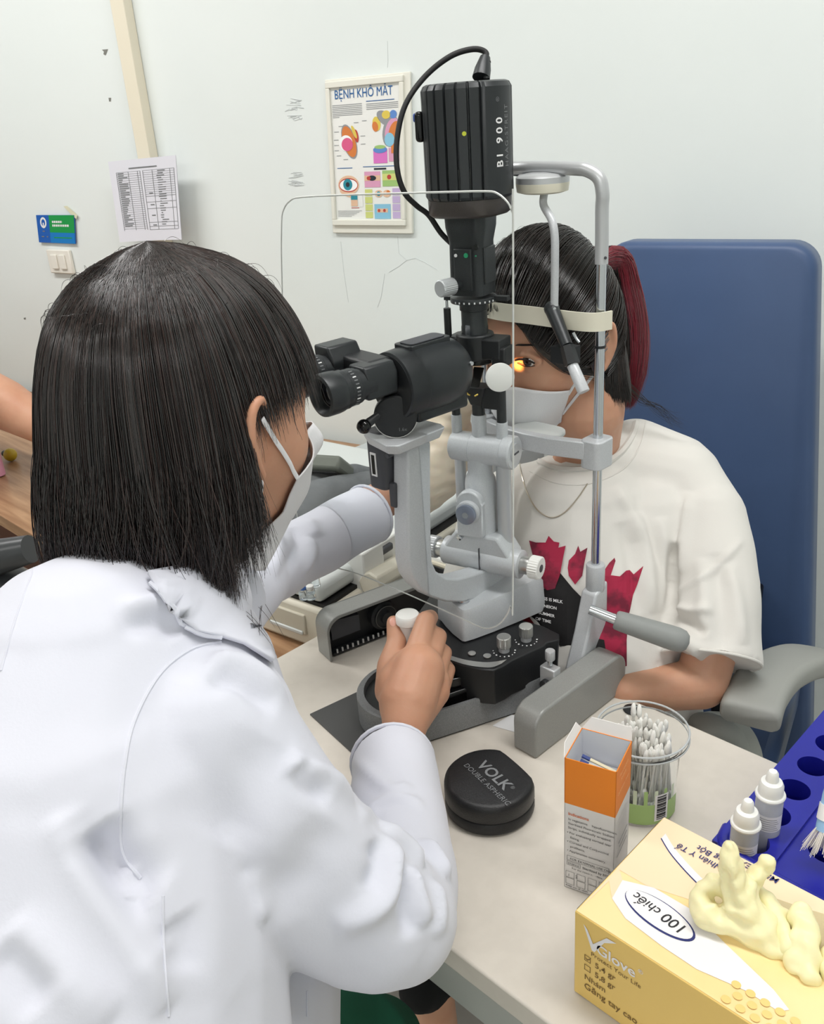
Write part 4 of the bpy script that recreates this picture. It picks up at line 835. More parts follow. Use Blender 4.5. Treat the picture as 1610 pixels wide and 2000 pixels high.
mb = MB(); kc = bp_+ZA*zt_(990)+fn_*.012; m_bluegrey = mat('blue_grey_metal', (140, 148, 164), .3, metal=.6); mb.cyl(kc, kc+fn_*.008, .0150, m_silver, bev=.001); mb.cyl(kc+fn_*.008, kc+fn_*.013, .0128, m_bluegrey, bev=.0008); mb.cyl(kc+fn_*.0128, kc+fn_*.0136, .004, m_chrome, n=20); mb.build('lock_knob', SL)
# trapezoid base of the tower with cross axle and slit width knobs
mb = MB(); za, zb2, zc = zt_(1042), zt_(1072), zt_(1112)
P = [(-.048, zc), (-.048, zb2-.003), (-.030, za), (.030, za), (.046, zb2-.003), (.050, zc)]
mb.prism(P, TX-Tv*.018, Tu, ZA, Tv*.036, m_silver); mb.build('tower_foot', SL, bevel=.004, seg=3, normals=True)
az = zt_(1092)-.002; mb = MB(); mb.cyl(tw(-.052, -.004, az), tw(.056, -.004, az), .0185, m_silver, n=44, bev=.001); mb.box(tw(.006, -.0225, az+.006), (.0008, .003, .030), m_dkgrey, ax=[Tu, Tv, ZA]); axl = mb.build('cross_axle', SL, angle=30)
for s, a, b in ((1, .056, .074), (-1, -.052, -.068)):
    mb = MB(); mb.cyl(tw(s*abs(a), -.004, az), tw(s*(abs(a)+.014), -.004, az), .0115, m_alu, bev=.001); knurl(mb, tw(s*(abs(a)+.012), -.004, az), tw(s*(abs(a)+.026), -.004, az), .0148, m_white_pl if s > 0 else m_alu_m); mb.cyl(tw(s*(abs(a)+.026), -.004, az), tw(s*(abs(a)+.0265), -.004, az), .005, m_dkgrey, n=16); mb.build('slit_width_knob', SL, angle=25)
mb = MB(); mb.cyl(tw(-.018, -.022, zt_(1045)), tw(-.018, -.030, zt_(1047)), .004, m_chrome, bev=.001); mb.build('click_stop', SL)
# --- microscope arm: column + foot arm, drawn in the plane of the optical axis
XN = -.664
def pl(u, v): q = at(u, v, X=XN); return (q[1], q[2])
outer = [(797, 862), (797, 950), (798, 1060), (799, 1100), (805, 1128), (820, 1150), (842, 1166), (872, 1176), (905, 1176), (940, 1168), (990, 1150), (1028, 1134), (1034, 1118), (1034, 1094)]
inner = [(1000, 1100), (960, 1110), (925, 1122), (895, 1130), (872, 1128), (854, 1116), (846, 1098), (844, 1060), (843, 950), (843, 862)]
mb = MB(); mb.prism([pl(*p) for p in outer+inner], (XN, 0, 0), YA, ZA, XA*-.024, m_silver_d if False else m_silver)
ARM = mb.build('microscope_arm', SL, bevel=.003, seg=3, normals=True)
mb = MB(); p = at(776, 893, X=XN-.024*0); mb.cyl((XN-.012, p[1]+.004, p[2]), (XN-.012, p[1]-.004, p[2]), .0028, m_dkgrey, n=14)
p = at(1012, 1122, X=XN); mb.cyl((XN-.002, p[1], p[2]), (XN+.001, p[1], p[2]), .004, m_dkgrey, n=16)
for u in (985, 992): p = at(u, 1138, X=XN); mb.cyl((XN-.002, p[1], p[2]), (XN+.001, p[1], p[2]), .0012, m_dkgrey, n=10)
mb.build('screw', SL)
zf = at(800, 866, X=XN)[2]; yc = at(800, 866, X=XN)[1]
mb = MB(); mb.rings([[(XN-.012+x, yc+.008+y, zf-.003) for x, y in [(-.030, -.030), (.012, -.040), (.022, -.034), (.022, .030), (.012, .036), (-.030, .036)]], [(XN-.012+x, yc+.008+y, zf+.009) for x, y in [(-.034, -.034), (.014, -.046), (.026, -.038), (.026, .036), (.014, .042), (-.034, .042)]]], m_silver)
mb.build('arm_flange', SL, bevel=.0015, normals=True)
mb = MB(); q = at(1030, 1138, X=XN); mb.cyl((XN-.026, q[1]+.004, q[2]+.012), (XN+.012, q[1]+.004, q[2]+.012), .0125, m_silver, bev=.002); mb.cyl((XN+.012, q[1]+.004, q[2]+.012), (XN+.0128, q[1]+.004, q[2]+.012), .003, m_chrome, n=16); mb.build('pivot', SL)
# dark control box behind the column
mb = MB(); q = at(748, 905, X=-.70); mb.prism(rrect(.030, .030, .009, 6), (q[0]-.004, q[1]+.006, at(748, 955, X=-.70)[2]), XA, YA, ZA*(at(748, 838, X=-.70)[2]-at(748, 955, X=-.70)[2]), m_dkgrey); CB = mb.build('control_box', SL, bevel=.004, seg=3, normals=True)
mb = MB(); mb.box((q[0]+.014, q[1]+.004, at(748, 950, X=-.70)[2]-.008), (.010, .014, .03), m_dkgrey); mb.build('connector', SL, bevel=.002)
mb = MB(); f0 = q[1]+.006-.0152; za_, zb_ = at(742, 883, X=-.70)[2], at(742, 930, X=-.70)[2]; xx = q[0]-.004
rp = lambda x, z, o: (xx+x, f0-o, z); mb.box((xx-.001, f0, (za_+zb_)/2), (.0090, .0012, za_-zb_), m_print_w); mb.box((xx-.001, f0-.0004, (za_+zb_)/2), (.0048, .0014, (za_-zb_)*.82), m_black_g); mb.build('card_slot', CB)
# --- microscope
Mv = nrm(np.array([.10, .995, 0.015])); Mu = nrm(np.cross(Mv, ZA)); Mw = np.cross(Mu, Mv)
mo = at(764, 755, X=-.680)                 # centre of the front disc
def ms(u, v, w): return mo+Mu*u+Mv*v+Mw*w
mb = MB(); mb.lathe([(.0345, 0), (.0368, .001), (.0372, .004), (.0385, .030), (.0388, .055), (.0380, .072), (.034, .088), (.027, .096), (.020, .099)], ms(0, 0, 0), Mv, m_black_s, n=64, sy=1.0)
BODY = mb.build('microscope_body', SL, angle=30)
mb = MB(); mb.lathe([(.0341, -.0006), (.0341, .0004)], ms(0, 0, 0), Mv, m_black, n=56); mb.text('SWISS', lambda x, y: ms(-.014+x, -.0009, -.0265+y), .0048, m_print_g); mb.text('MADE', lambda x, y: ms(.003+x, -.0009, -.0265+y), .0048, m_print_w, bold=.02); mb.build('front_disc', BODY, smooth=False)
mb = MB(); mb.prism(rrect(.030, .060, .006, 4), ms(-.002, .050, .0340), Mu, Mv, Mw*.006, m_black_s); mb.prism(rrect(.022, .050, .005, 4), ms(-.002, .050, .0400), Mu, Mv, Mw*.0015, m_dkgrey); mb.build('top_plate', SL, bevel=.0015, normals=True)
mb = MB(); mb.cyl(ms(.031, .088, .010), ms(.0345, .088, .010), .0022, m_alu_m, n=16); mb.build('screw', SL)
mb = MB(); mb.box(ms(0, .055, -.032), (.042, .075, .022), m_black_s, ax=[Mu, Mv, Mw]); mb.build('lower_housing', SL, bevel=.004)
mb = MB(); mb.lathe([(.022, 0), (.0235, .0006), (.0235, .010), (.022, .011)], ms(.004, .000, -.030), nrm(Mu*.75-Mv*.66), m_black, n=48); mb.text('1.6x', lambda x, y: ms(.004, .000, -.030)+nrm(Mu*.75-Mv*.66)*.0112+nrm(Mu*.66+Mv*.75)*(.002+x)+Mw*(-.016+y), .0055, m_print_g); mb.tube([ms(.004, .000, -.030)+nrm(Mu*.75-Mv*.66)*.011+(nrm(Mu*.66+Mv*.75)*math.cos(a)+Mw*math.sin(a))*.0233 for a in np.linspace(-2.9, -.3, 20)], .0006, m_alu, n=6); mb.build('magnification_dial', SL, angle=30)
mb = MB(); p = at(738, 812, X=-.672); q = at(711, 833, X=-.672); mb.tube([p, q], [.0040, .0055], m_black, n=14); mb.ball(q, .0078, m_black_g); mb.build('magnification_lever', SL)
# binocular tubes
m_lens = mat('coated_lens', (6, 8, 16), .04, coat=1.0); m_ringd = mat('ring_grey', (92, 92, 88), .35)
mb = MB(); mb.prism([(-.046, -.016), (.000, -.014), (.010, -.004), (.012, .014), (.004, .026), (-.056, .026)], ms(0, -.030, .008), Mu, Mw, Mv*.031, m_black); mb.build('binocular_base', SL, bevel=.004, seg=3, normals=True)
for s in (1, -1):
    e0_ = ms(.004 if s > 0 else -.056, -.044, .014 if s > 0 else .019); E = -Mv
    mb = MB(); mb.prism([(-.018, -.014), (.014, -.016), (.017, .010), (.008, .026), (-.018, .026)] if s < 0 else [(-.016, -.014), (.014, -.016), (.016, .008), (.010, .019), (-.016, .019)], e0_, Mu, Mw, E*-.040, m_black_s); mb.build('prism_housing', SL, bevel=.0025, seg=3, normals=True)
    mb = MB(); mb.lathe([(.0165, -.012), (.0165, .004), (.0185, .005), (.0185, .008), (.0195, .009), (.0195, .020), (.0205, .021), (.0205, .026), (.0215, .028), (.0222, .034), (.0222, .046), (.0215, .0485), (.0185, .0495), (.0150, .042), (.0132, .038)], e0_, E, m_black_s, n=56, cap0=True, cap1=False); ep = mb.build('eyepiece', SL, angle=25)
    mb = MB(); mb.lathe([(.0134, .0375), (.011, .0385), (.006, .0395), (.0005, .040)], e0_, E, m_lens, n=40, cap0=False, cap1=True); mb.build('eyepiece_lens', ep)
    mb = MB(); mb.tube([e0_+E*.0385+(Mu*math.cos(a)+Mw*math.sin(a))*.0136 for a in np.linspace(0, 2*math.pi, 30, endpoint=False)], .0005, m_ringd, n=6, closed=True)
    for i in range(12):
        a = -1.0+i*.2; d = Mu*math.cos(a)+Mw*math.sin(a); mb.box(e0_+E*.0145+d*.0196, (.0006, .004, .0012), m_print_w if i % 3 == 0 else m_print_g, ax=[d, E, np.cross(d, E)])
    mb.build('scale_mark', ep)
# --- silver base block, console
bu, bv, _ = frame(-14)
mb = MB(); P = [at(876, 1180, X=-.68)]
zt2, zb3 = .914, .868
fp = catmull([np.array(p+(0,)) for p in ((-.026, -.050), (.022, -.056), (.034, -.042), (.034, .055), (.026, .072), (-.026, .072), (-.034, .058), (-.034, -.040))], 3, True)
bc = np.array([-.672, .765, 0.])
def bring(k, z, tilt=0): return [bc+bu*p[0]*k+bv*p[1]*k+ZA*(z+tilt*p[1]) for p in fp]
mb.rings([bring(1.03, zb3), bring(1.03, zb3+.010), bring(1.0, zt2-.006, .06), bring(.95, zt2, .06)], m_silver); mb.build('base_block', SL, angle=45, normals=True)
mb = MB(); q = bc+bu*.012-bv*.040; mb.cyl(q+ZA*(zt2-.003), q+ZA*(zt2+.0015), .0075, m_chrome, n=24, bev=.0008); mb.build('base_screw', SL)
# console: black top with silver arc stripe
m_cons = mat('console_black', (30, 31, 33), .38, bump=(600, .0003, .3))
ct = [at(*p, Z=.866) for p in ((838, 1268), (868, 1286), (905, 1300), (940, 1307), (965, 1309), (985, 1300), (1000, 1290), (1062, 1262), (1068, 1255), (1092, 1250), (1094, 1238), (1060, 1222), (1000, 1205), (960, 1180), (900, 1150), (850, 1150), (800, 1220))]
mb = MB(); P0 = [np.array([p[0], p[1], .866]) for p in ct]; cen = sum(P0)/len(P0)
mb.rings([[cen+(p-cen)*.97-ZA*.052 for p in P0], [cen+(p-cen)*.99-ZA*.012 for p in P0], [p-ZA*.004 for p in P0], P0], m_cons); CON = mb.build('console', SL, bevel=.0015, normals=True)
mb = MB(); arc = catmull([at(*p, Z=.8667) for p in ((868, 1284), (905, 1297), (940, 1303), (962, 1303), (980, 1296))], 4); arc2 = catmull([at(*p, Z=.8667) for p in ((870, 1277), (907, 1288), (943, 1293), (968, 1292), (990, 1288))], 4); mb.sheet([arc, arc2], m_alu); mb.build('silver_stripe', CON)
for u, v in ((922, 1277), (952, 1282)): q = at(u, v, Z=.8665); mb = MB(); mb.cyl(q, q+ZA*.0016, .0050, m_alu, bev=.0006, n=28); mb.build('button', CON)
for u, v in ((985, 1271), (1028, 1250)):
    q = at(u, v, Z=.8665); mb = MB(); mb.cyl(q, q+ZA*.006, .0068, m_alu_m, n=32); knurl(mb, q+ZA*.006, q+ZA*.021, .0088, m_alu, n=30); mb.build('dial_knob', CON, angle=25)
    mb = MB()
    for i in range(9):
        a = ca-1.6+i*.4; p = q+np.array([math.cos(a), math.sin(a), 0])*.0135; mb.cyl(p, p+ZA*.0004, .0007+.0002*(i % 3), m_print_w, n=8)
    mb.build('dial_mark', CON)
# black lower carriage
lu, lv, _ = frame(-20)
mb = MB(); lc = np.array([-.664, .712, 0.]); mb.prism(rrect(.112, .19, .045, 8), lc+ZA*(TZ+.032), lu, lv, ZA*.020, m_black_g); mb.prism(rrect(.10, .15, .04, 8), lc+ZA*(TZ+.052), lu, lv, ZA*.014, m_black_g); mb.build('carriage', SL, bevel=.002, normals=True)
# grey base bar with rounded doctor-side end
fb = at(833, 1453, Z=TZ); fe = at(1013, 1394, Z=TZ); bd = nrm(fe-fb); bn = np.array([-bd[1], bd[0], 0.]); 
mb = MB(); L = .27; W_ = .125; P = []
st = [(x, y) for x, y in rrect(W_, L, .062, 12)]
bo = fb-bd*.030+bn*(W_/2)+bd*(L/2-.03)
Pb = [bo+bn*x+bd*y for x, y in st]
mb.rings([[p+ZA*(TZ+.004-0) for p in Pb], [p+ZA*(TZ+.006) for p in [bo+(q-bo)*1.01 for q in Pb]], [p+ZA*(TZ+.044) for p in [bo+(q-bo)*1.01 for q in Pb]], [p+ZA*(TZ+.048) for p in Pb], [bo+(q-bo)*.9+ZA*(TZ+.048) for q in Pb], [bo+(q-bo)*.88+ZA*(TZ+.026) for q in Pb]], m_silver_d) if False else None
base_z = 0.0
def zz(L_, z): return [np.array([p[0], p[1], z]) for p in L_]
mb = MB(); mb.rings([zz(Pb, TZ+.003), zz(Pb, TZ+.039), zz([bo+(q-bo)*.985 for q in Pb], TZ+.041), zz([bo+(q-bo)*.93 for q in Pb], TZ+.041), zz([bo+(q-bo)*.92 for q in Pb], TZ+.030)], m_silver_d); BB = mb.build('base_bar', SL, angle=40, normals=True)
mb = MB(); mb.rings([zz([bo+(q-bo)*.915 for q in Pb], TZ+.0305), zz([bo+(q-bo)*.915 for q in Pb], TZ+.034)], m_black); mb.build('inner_cover', BB, normals=True)
mb = MB(); mb.rings([zz([bo+(q-bo)*.97 for q in Pb], TZ+.0005), zz([bo+(q-bo)*.97 for q in Pb], TZ+.004)], m_black_g); mb.build('base_foot', SL, normals=True)
# joystick
jq = at(796, 1200, X=-.672); jb = np.array([jq[0]-.004, jq[1]-.002, .84]); mb = MB(); mb.tube([jb, jq-ZA*.006], [.013, .0115], m_white_pl, n=24); mb.lathe([(.0125, -.012), (.0145, -.010), (.0145, -.001), (.0130, .001), (.0120, .001), (.0118, .0004)], jq, ZA, m_white_pl, n=36); mb.build('joystick', SL)
mb = MB(); mb.lathe([(.034, 0), (.030, .012), (.020, .02), (.014, .03)], (jb[0], jb[1], TZ+.036), ZA, m_rubber, n=36); mb.build('joystick_boot', SL)
# cord from the lamp: over the top, left, down to the tower
cp = [at(943, 125, X=-.682), at(950, 104, X=-.690), at(925, 96, X=-.70), at(880, 110, X=-.715), at(830, 150, X=-.73), at(792, 205, X=-.735), at(776, 270, X=-.735), at(776, 330, X=-.73), at(790, 375, X=-.725), at(815, 402, X=-.72), at(838, 420, X=-.715), at(862, 455, X=-.71), at(885, 478, X=-.70)]
mb = MB(); mb.tube(cp, .0030, m_rubber, n=12, sm=8); CORD = mb.build('cord', SL)
mb = MB(); ph = at(940, 152, X=-.682); pt = at(948, 112, X=-.686); mb.tube([ph, ph*.6+pt*.4, pt], [.0095, .0088, .0055], m_black_s, n=20)
for k in range(6): q = ph*(1-.15*k)+pt*.15*k; mb.box(q+XA*.0075*(1-.06*k), (.003, .006, .0022), m_black)
mb.build('plug', CORD)
mb = MB(); mb.tube([at(1000, 338, X=-.69), at(1016, 341, X=-.70), at(1024, 352, X=-.705)], .003, m_rubber, n=10, sm=4); mb.build('cord_end', SL)
# breath shield
SY = .655
mb = MB(); s_tl, s_tr, s_br, s_bl, s_lm = at(552, 384, Y=SY), at(1000, 376, Y=SY), at(990, 1236, Y=SY), at(618, 1095, Y=SY), at(575, 1010, Y=SY)
x0s, x1s, z1s = s_tl[0], at(1001, 700, Y=SY)[0], s_tl[2]
def spt(u, v): q = at(u, v, Y=SY); return np.array([q[0], SY, q[2]])
outl = [spt(*p) for p in ((1001, 440), (1001, 1150), (996, 1185), (982, 1212), (962, 1226), (940, 1226), (900, 1208), (800, 1163), (700, 1122), (640, 1105), (612, 1088), (596, 1062), (580, 1010), (560, 860), (550, 560), (549, 440), (553, 410), (566, 392), (590, 385), (700, 380), (850, 376), (945, 374), (970, 378), (990, 395), (999, 415))]
outl = catmull(outl, 3, True)
mb.rings([outl, [p+YA*.0022 for p in outl]], m_acrylic); SH = mb.build('breath_shield', SL, smooth=False, normals=True)
mb = MB(); mb.tube([p+YA*.0011 for p in outl], .0010, m_acrylic_edge, n=6, closed=True); mb.build('shield_edge', SH)
# far friction pad on the table
pp_ = [at(*p, Z=TZ) for p in ((606, 1397), (693, 1477), (850, 1400), (760, 1325))]; P1 = [np.array([p[0], p[1], TZ+.0004]) for p in pp_]
m_pad = mat('pad_grey', (72, 72, 72), .4); mb = MB(); mb.rings([P1, [p+ZA*.0018 for p in P1]], m_pad); tag(mb.build('friction_pad', normals=True), 'thin dark grey pad on the table beneath the doctor-side end of the slit lamp', 'pad')
# --- rail covers
def side_cover(name, corner, dirv, L, wd, h, lab, open_side=False):
    d = nrm(dirv); n_ = np.array([-d[1], d[0], 0.]); t = empty(name, (corner[0], corner[1], TZ)); tag(t, lab, 'rail cover')
    o = np.array([corner[0], corner[1], TZ+.0005]); r = .022; P = [(0, 0)]+[(r-r*math.cos(a), h-r+r*math.sin(a)) for a in np.linspace(0, math.pi/2, 8)]+[(L-r+r*math.sin(a), h-r+r*math.cos(a)) for a in np.linspace(0, math.pi/2, 8)]+[(L, 0)]
    mb = MB()
    if not open_side: mb.prism(P, o, d, ZA, n_*wd, m_rail)
    else:
        mb.prism(P, o+n_*(wd-.004), d, ZA, n_*.004, m_rail)
        k = len(P); inn = [(min(max(x, .004), L-.004), min(z, h-.004)) for x, z in P]; inn = [(.004+(x-.0)*(L-.008)/L if True else x, z*(h-.005)/h) for x, z in P]
        A = [o+d*x+ZA*z for x, z in P]; B = [o+d*x+ZA*z for x, z in inn]; A2 = [p+n_*(wd-.002) for p in A]; B2 = [p+n_*(wd-.002) for p in B]
        Fs = []
        for i in range(k-1): Fs += [(i, i+1, k+i+1, k+i), (i, 2*k+i, 2*k+i+1, i+1), (k+i, k+i+1, 3*k+i+1, 3*k+i)]
        Fs += [(0, k, 3*k, 2*k), (k-1, 3*k-1, 4*k-1, 2*k-1)]
        mb.add(A+B+A2+B2, Fs, m_rail)
    mb.build('cover', t, bevel=.003 if not open_side else .0012, seg=3, normals=True); return t, o, d, n_
c2 = at(1047, 1484, Z=TZ)
RC2 = side_cover('rail_cover', c2, np.array([.03, 1, 0]), .182, .034, .060, 'near grey rounded rail cover with a closed face, beside the swab jar')
c1 = at(646, 1294, Z=TZ); d1 = nrm(at(761, 1248, Z=TZ)-c1); 
t1_, o1_, d1_, n1_ = side_cover('rail_cover', c1, d1, .19, .036, .068, 'far grey rail cover with an open black gear recess, by the doctor\'s thumb', True)
mb = MB(); mb.prism([(.006, .002), (.185, .002), (.185, .058), (.015, .058), (.006, .048)], o1_+n1_*.022, d1_, ZA, n1_*.008, m_black); mb.prism([(.014, .022), (.060, .022), (.060, .048), (.022, .052), (.014, .044)], o1_+n1_*.016, d1_, ZA, n1_*.006, m_dkgrey); mb.build('inner_plate', t1_, normals=True)
m_teeth = mat('gear_tooth_white', (206, 206, 204), .5); mb = MB()
for i in range(14): mb.box(o1_+d1_*(.016+.0085*i)+n1_*.008+ZA*.008, (.0022, .002, .0060), m_teeth, ax=[d1_, n1_, ZA])
mb.box(o1_+d1_*.08+n1_*.014+ZA*.004, (.14, .012, .004), m_black, ax=[d1_, n1_, ZA]); mb.build('gear_rack', t1_)
mb = MB(); cw = o1_+d1_*.098+n1_*.006+ZA*.034; mb.lathe([(.022, .018), (.022, .004), (.018, .002), (.018, 0), (.010, -.001), (.009, -.006), (.004, -.006)], cw, n1_, m_black, n=40); mb.tube([cw-n1_*.001+(d1_*math.cos(a)+ZA*math.sin(a))*.017 for a in np.linspace(0, 6.28, 30, endpoint=False)], .0006, m_ringd, n=6, closed=True); mb.build('wheel', t1_)
# ================================================================== HEADREST
HR = empty('headrest_frame', (-.62, .84, TZ)); tag(HR, 'chrome and grey head and chin rest frame with cream forehead band', 'headrest')
Xp, Yp = -.556, .844
pz = lambda v, x=1165: float(at(x, v, X=Xp)[2])
Xq = -.725
pt_ = np.array([Xp, Yp, 0.]); pq_ = np.array([Xq, Yp+.0, 0.])
top = catmull([np.array([Xp, Yp, pz(518)]), np.array([Xp, Yp, pz(470)]), np.array([Xp, Yp-.001, pz(410)]), np.array([Xp+.001, Yp-.002, pz(380)]), np.array([Xp-.003, Yp-.003, pz(350)]), np.array([Xp-.016, Yp-.004, pz(334)]), np.array([Xp-.034, Yp-.004, pz(330)]), np.array([Xp-.10, Yp-.002, pz(327)]), np.array([Xq+.035, Yp, pz(330)]), np.array([Xq+.015, Yp, pz(336)]), np.array([Xq, Yp, pz(360)]), np.array([Xq, Yp, pz(410)]), np.array([Xq, Yp, pz(518)])], 7)
mb = MB(); mb.tube(top, .0072, m_alu_m, n=24); mb.build('top_bow', HR)
for X_ in (Xp, Xq):
    mb = MB(); mb.cyl((X_, Yp, pz(1110)), (X_, Yp, pz(515)), .0056, m_chrome, n=28); po = mb.build('pole', HR)
    mb = MB(); mb.cyl((X_, Yp, pz(682)), (X_, Yp, pz(677)), .0063, m_black, n=24); mb.build('height_mark', po)
mb = MB(); mb.cyl((Xp+.0066, Yp-.003, pz(505)), (Xp+.0074, Yp-.0035, pz(505)), .0016, m_dkgrey, n=12); mb.build('screw', HR)
# oval fixation-lamp disc under the bow
mid = at(1045, 366, X=(Xp+Xq)/2+.018); mid = np.array([(Xp-.075), Yp-.004, pz(352)])
mb = MB(); mb.lathe([(.020, -.016), (.0265, -.014), (.0275, -.006), (.0275, -.005)], mid+ZA*.002, ZA, m_cream, n=40, sx=1.1); mb.lathe([(.0275, -.005), (.0275, .001), (.024, .004), (.010, .006)], mid+ZA*.002, ZA, m_alu_m, n=40, sx=1.1); mb.build('swivel_disc', HR)
def hp(u, v, Y): return at(u, v, Y=Y)
mb = MB(); mb.tube([mid-ZA*.012+XA*.003, hp(1062, 400, Yp-.012), hp(1078, 430, Yp-.02), hp(1084, 465, Yp-.022), hp(1084, 530, Yp-.022), hp(1083, 604, Yp-.022)], .0044, m_silver, n=18, sm=5); fa = mb.build('fixation_arm', HR)
p0 = hp(1078, 603, Yp-.022); p1 = hp(1108, 676, Yp-.04); p2 = hp(1118, 712, Yp-.045); p3 = hp(1141, 766, Yp-.05)
mb = MB(); mb.tube([p0+(p0-p1)*.05, p0*.7+p1*.3, p1], [.0085, .0078, .0066], m_black_s, n=20); mb.ball(p0, .0088, m_black_s); mb.tube([p1, p2], [.0078, .0088], m_black, n=6); mb.box(p1*.6+p2*.4+np.array([-.012, .01, -.004]), (.026, .02, .018), m_black); mb.build('lamp_joint', HR)
mb = MB(); mb.cyl(p2, p3, .0062, m_silver, bev=.001, r1=.0068); mb.build('fixation_lamp', HR)
mb = MB(); mb.cyl(p0+np.array([.007, -.005, .002]), p0+np.array([.0085, -.0062, .002]), .0018, m_chrome, n=12); q = hp(1120, 650, Yp-.035); mb.tube([q, q+np.array([.004, 0, -.006]), q+np.array([.008, 0, -.01])], .0018, m_chrome, n=8); mb.build('screw', HR)
# forehead band
zh0, zh1 = float(at(1178, 607, X=Xp+.004)[2]), float(at(1178, 643, X=Xp+.004)[2])
bandp = catmull([np.array([Xp+.012, Yp+.004, 0]), np.array([Xp+.006, Yp-.011, 0]), np.array([Xp-.010, Yp-.0185, 0]), np.array([Xp-.045, Yp-.019, 0]), np.array([Xp-.085, Yp-.018, 0]), np.array([Xq+.045, Yp-.019, 0]), np.array([Xq+.010, Yp-.0125, 0]), np.array([Xq-.006, Yp-.011, 0]), np.array([Xq-.012, Yp+.004, 0])], 6)
mb = MB(); R = []
for i, p in enumerate(bandp):
    d = nrm(bandp[min(i+1, len(bandp)-1)]-bandp[max(i-1, 0)]); n_ = np.array([-d[1], d[0], 0]); R.append([p+n_*.0012+ZA*zh1, p+n_*.0012+ZA*zh0, p-n_*.0012+ZA*zh0, p-n_*.0012+ZA*zh1])
mb.rings(R, m_cream); mb.build('forehead_band', HR, angle=50, normals=True)
# chin rest: cross bar, bracket at near pole, cup
zc0 = float(at(1186, 858, X=Xp+.012)[2]); zc1 = float(at(1186, 912, X=Xp+.012)[2]); zcm = float(at(1100, 893, X=Xp)[2])
def chin_block(X_, s):
    mb = MB(); mb.prism(rrect(.028, .034, .008, 5), (X_, Yp-.002, zc1), XA, YA, ZA*(zc0-zc1), m_silver); mb.build('slide_block', HR, bevel=.0015, normals=True)
chin_block(Xp, 1); chin_block(Xq, -1)
mb = MB(); P = [(Xp-.006, Yp-.019), (Xp-.05, Yp-.030), (Xp-.085, Yp-.033), (Xq+.05, Yp-.030), (Xq+.006, Yp-.019), (Xq+.006, Yp-.006), (Xq+.05, Yp-.018), (Xp-.085, Yp-.021), (Xp-.05, Yp-.018), (Xp-.006, Yp-.006)]
mb.prism(P, (0, 0, zc0-.024), XA, YA, ZA*.022, m_silver); mb.build('cross_bar', HR, bevel=.0015, normals=True)
mb = MB(); mb.prism(rrect(.070, .045, .020, 6), ((Xp+Xq)/2, Yp-.004, zc0-.010), XA, YA, ZA*.006, m_panel2); mb.cyl(hp(1056, 862, Yp-.02), hp(1056, 848, Yp-.02), .003, m_white_pl, n=14); mb.build('chin_cup', HR, bevel=.002, normals=True)
# lower sockets and slanted column to the table
for X_ in (Xp, Xq):
    za_ = pz(1150); sgn = 1 if X_ == Xp else -1
    mb = MB(); mb.cyl((X_, Yp, pz(1150)), (X_, Yp, pz(1100)), .0118, m_silver, bev=.002, n=32); mb.build('pole_socket', HR)
    prof = [(Yp-.014, pz(1148)), (Yp+.012, pz(1135)), (Yp+.013, pz(1200)), (Yp-.004, TZ+.006), (Yp-.062, TZ+.006), (Yp-.030, pz(1215))]
    mb = MB(); mb.prism([(y, z) for y, z in prof], (X_-.011, 0, 0), YA, ZA, XA*.022, m_silver); mb.build('support_column', HR, bevel=.003, seg=3, normals=True)
# patient hand grip
g0 = at(1152, 1190, X=Xp+.010); g1 = at(1208, 1212, Y=g0[1]+.014); g2 = at(1326, 1250, Y=g0[1]+.045)
mb = MB(); mb.cyl(g0, g1, .0066, m_chrome, n=24); mb.build('grip_rod', HR)
mb = MB(); gd = nrm(g2-g1); LL = np.linalg.norm(g2-g1); mb.lathe([(.0100, -.004), (.0118, -.002), (.0125, .004), (.0150, LL-.012), (.0150, LL-.002), (.0135, LL+.006), (.0090, LL+.011), (.001, LL+.013)], g1, gd, m_grip, n=36); mb.build('hand_grip', HR)
# axle clamp near block 2
q = at(1075, 1320, X=-.556); mb = MB(); mb.box(q+ZA*-.004, (.022, .014, .036), m_alu_m); mb.cyl(q+np.array([.0, -.006, -.008]), q+np.array([.0, -.014, -.008]), .007, m_black, n=20); mb.build('axle_clamp', HR, bevel=.0015)
mb = MB(); q2 = q+ZA*.016; mb.cyl(q2, q2+ZA*.010, .003, m_chrome, n=16); knurl(mb, q2+ZA*.008, q2+ZA*.021, .0062, m_alu_m, n=20); mb.cyl(q+np.array([.004, -.006, -.008]), q+np.array([.03, .006, -.008]), .0045, m_chrome, n=16); mb.build('clamp_screw', HR)
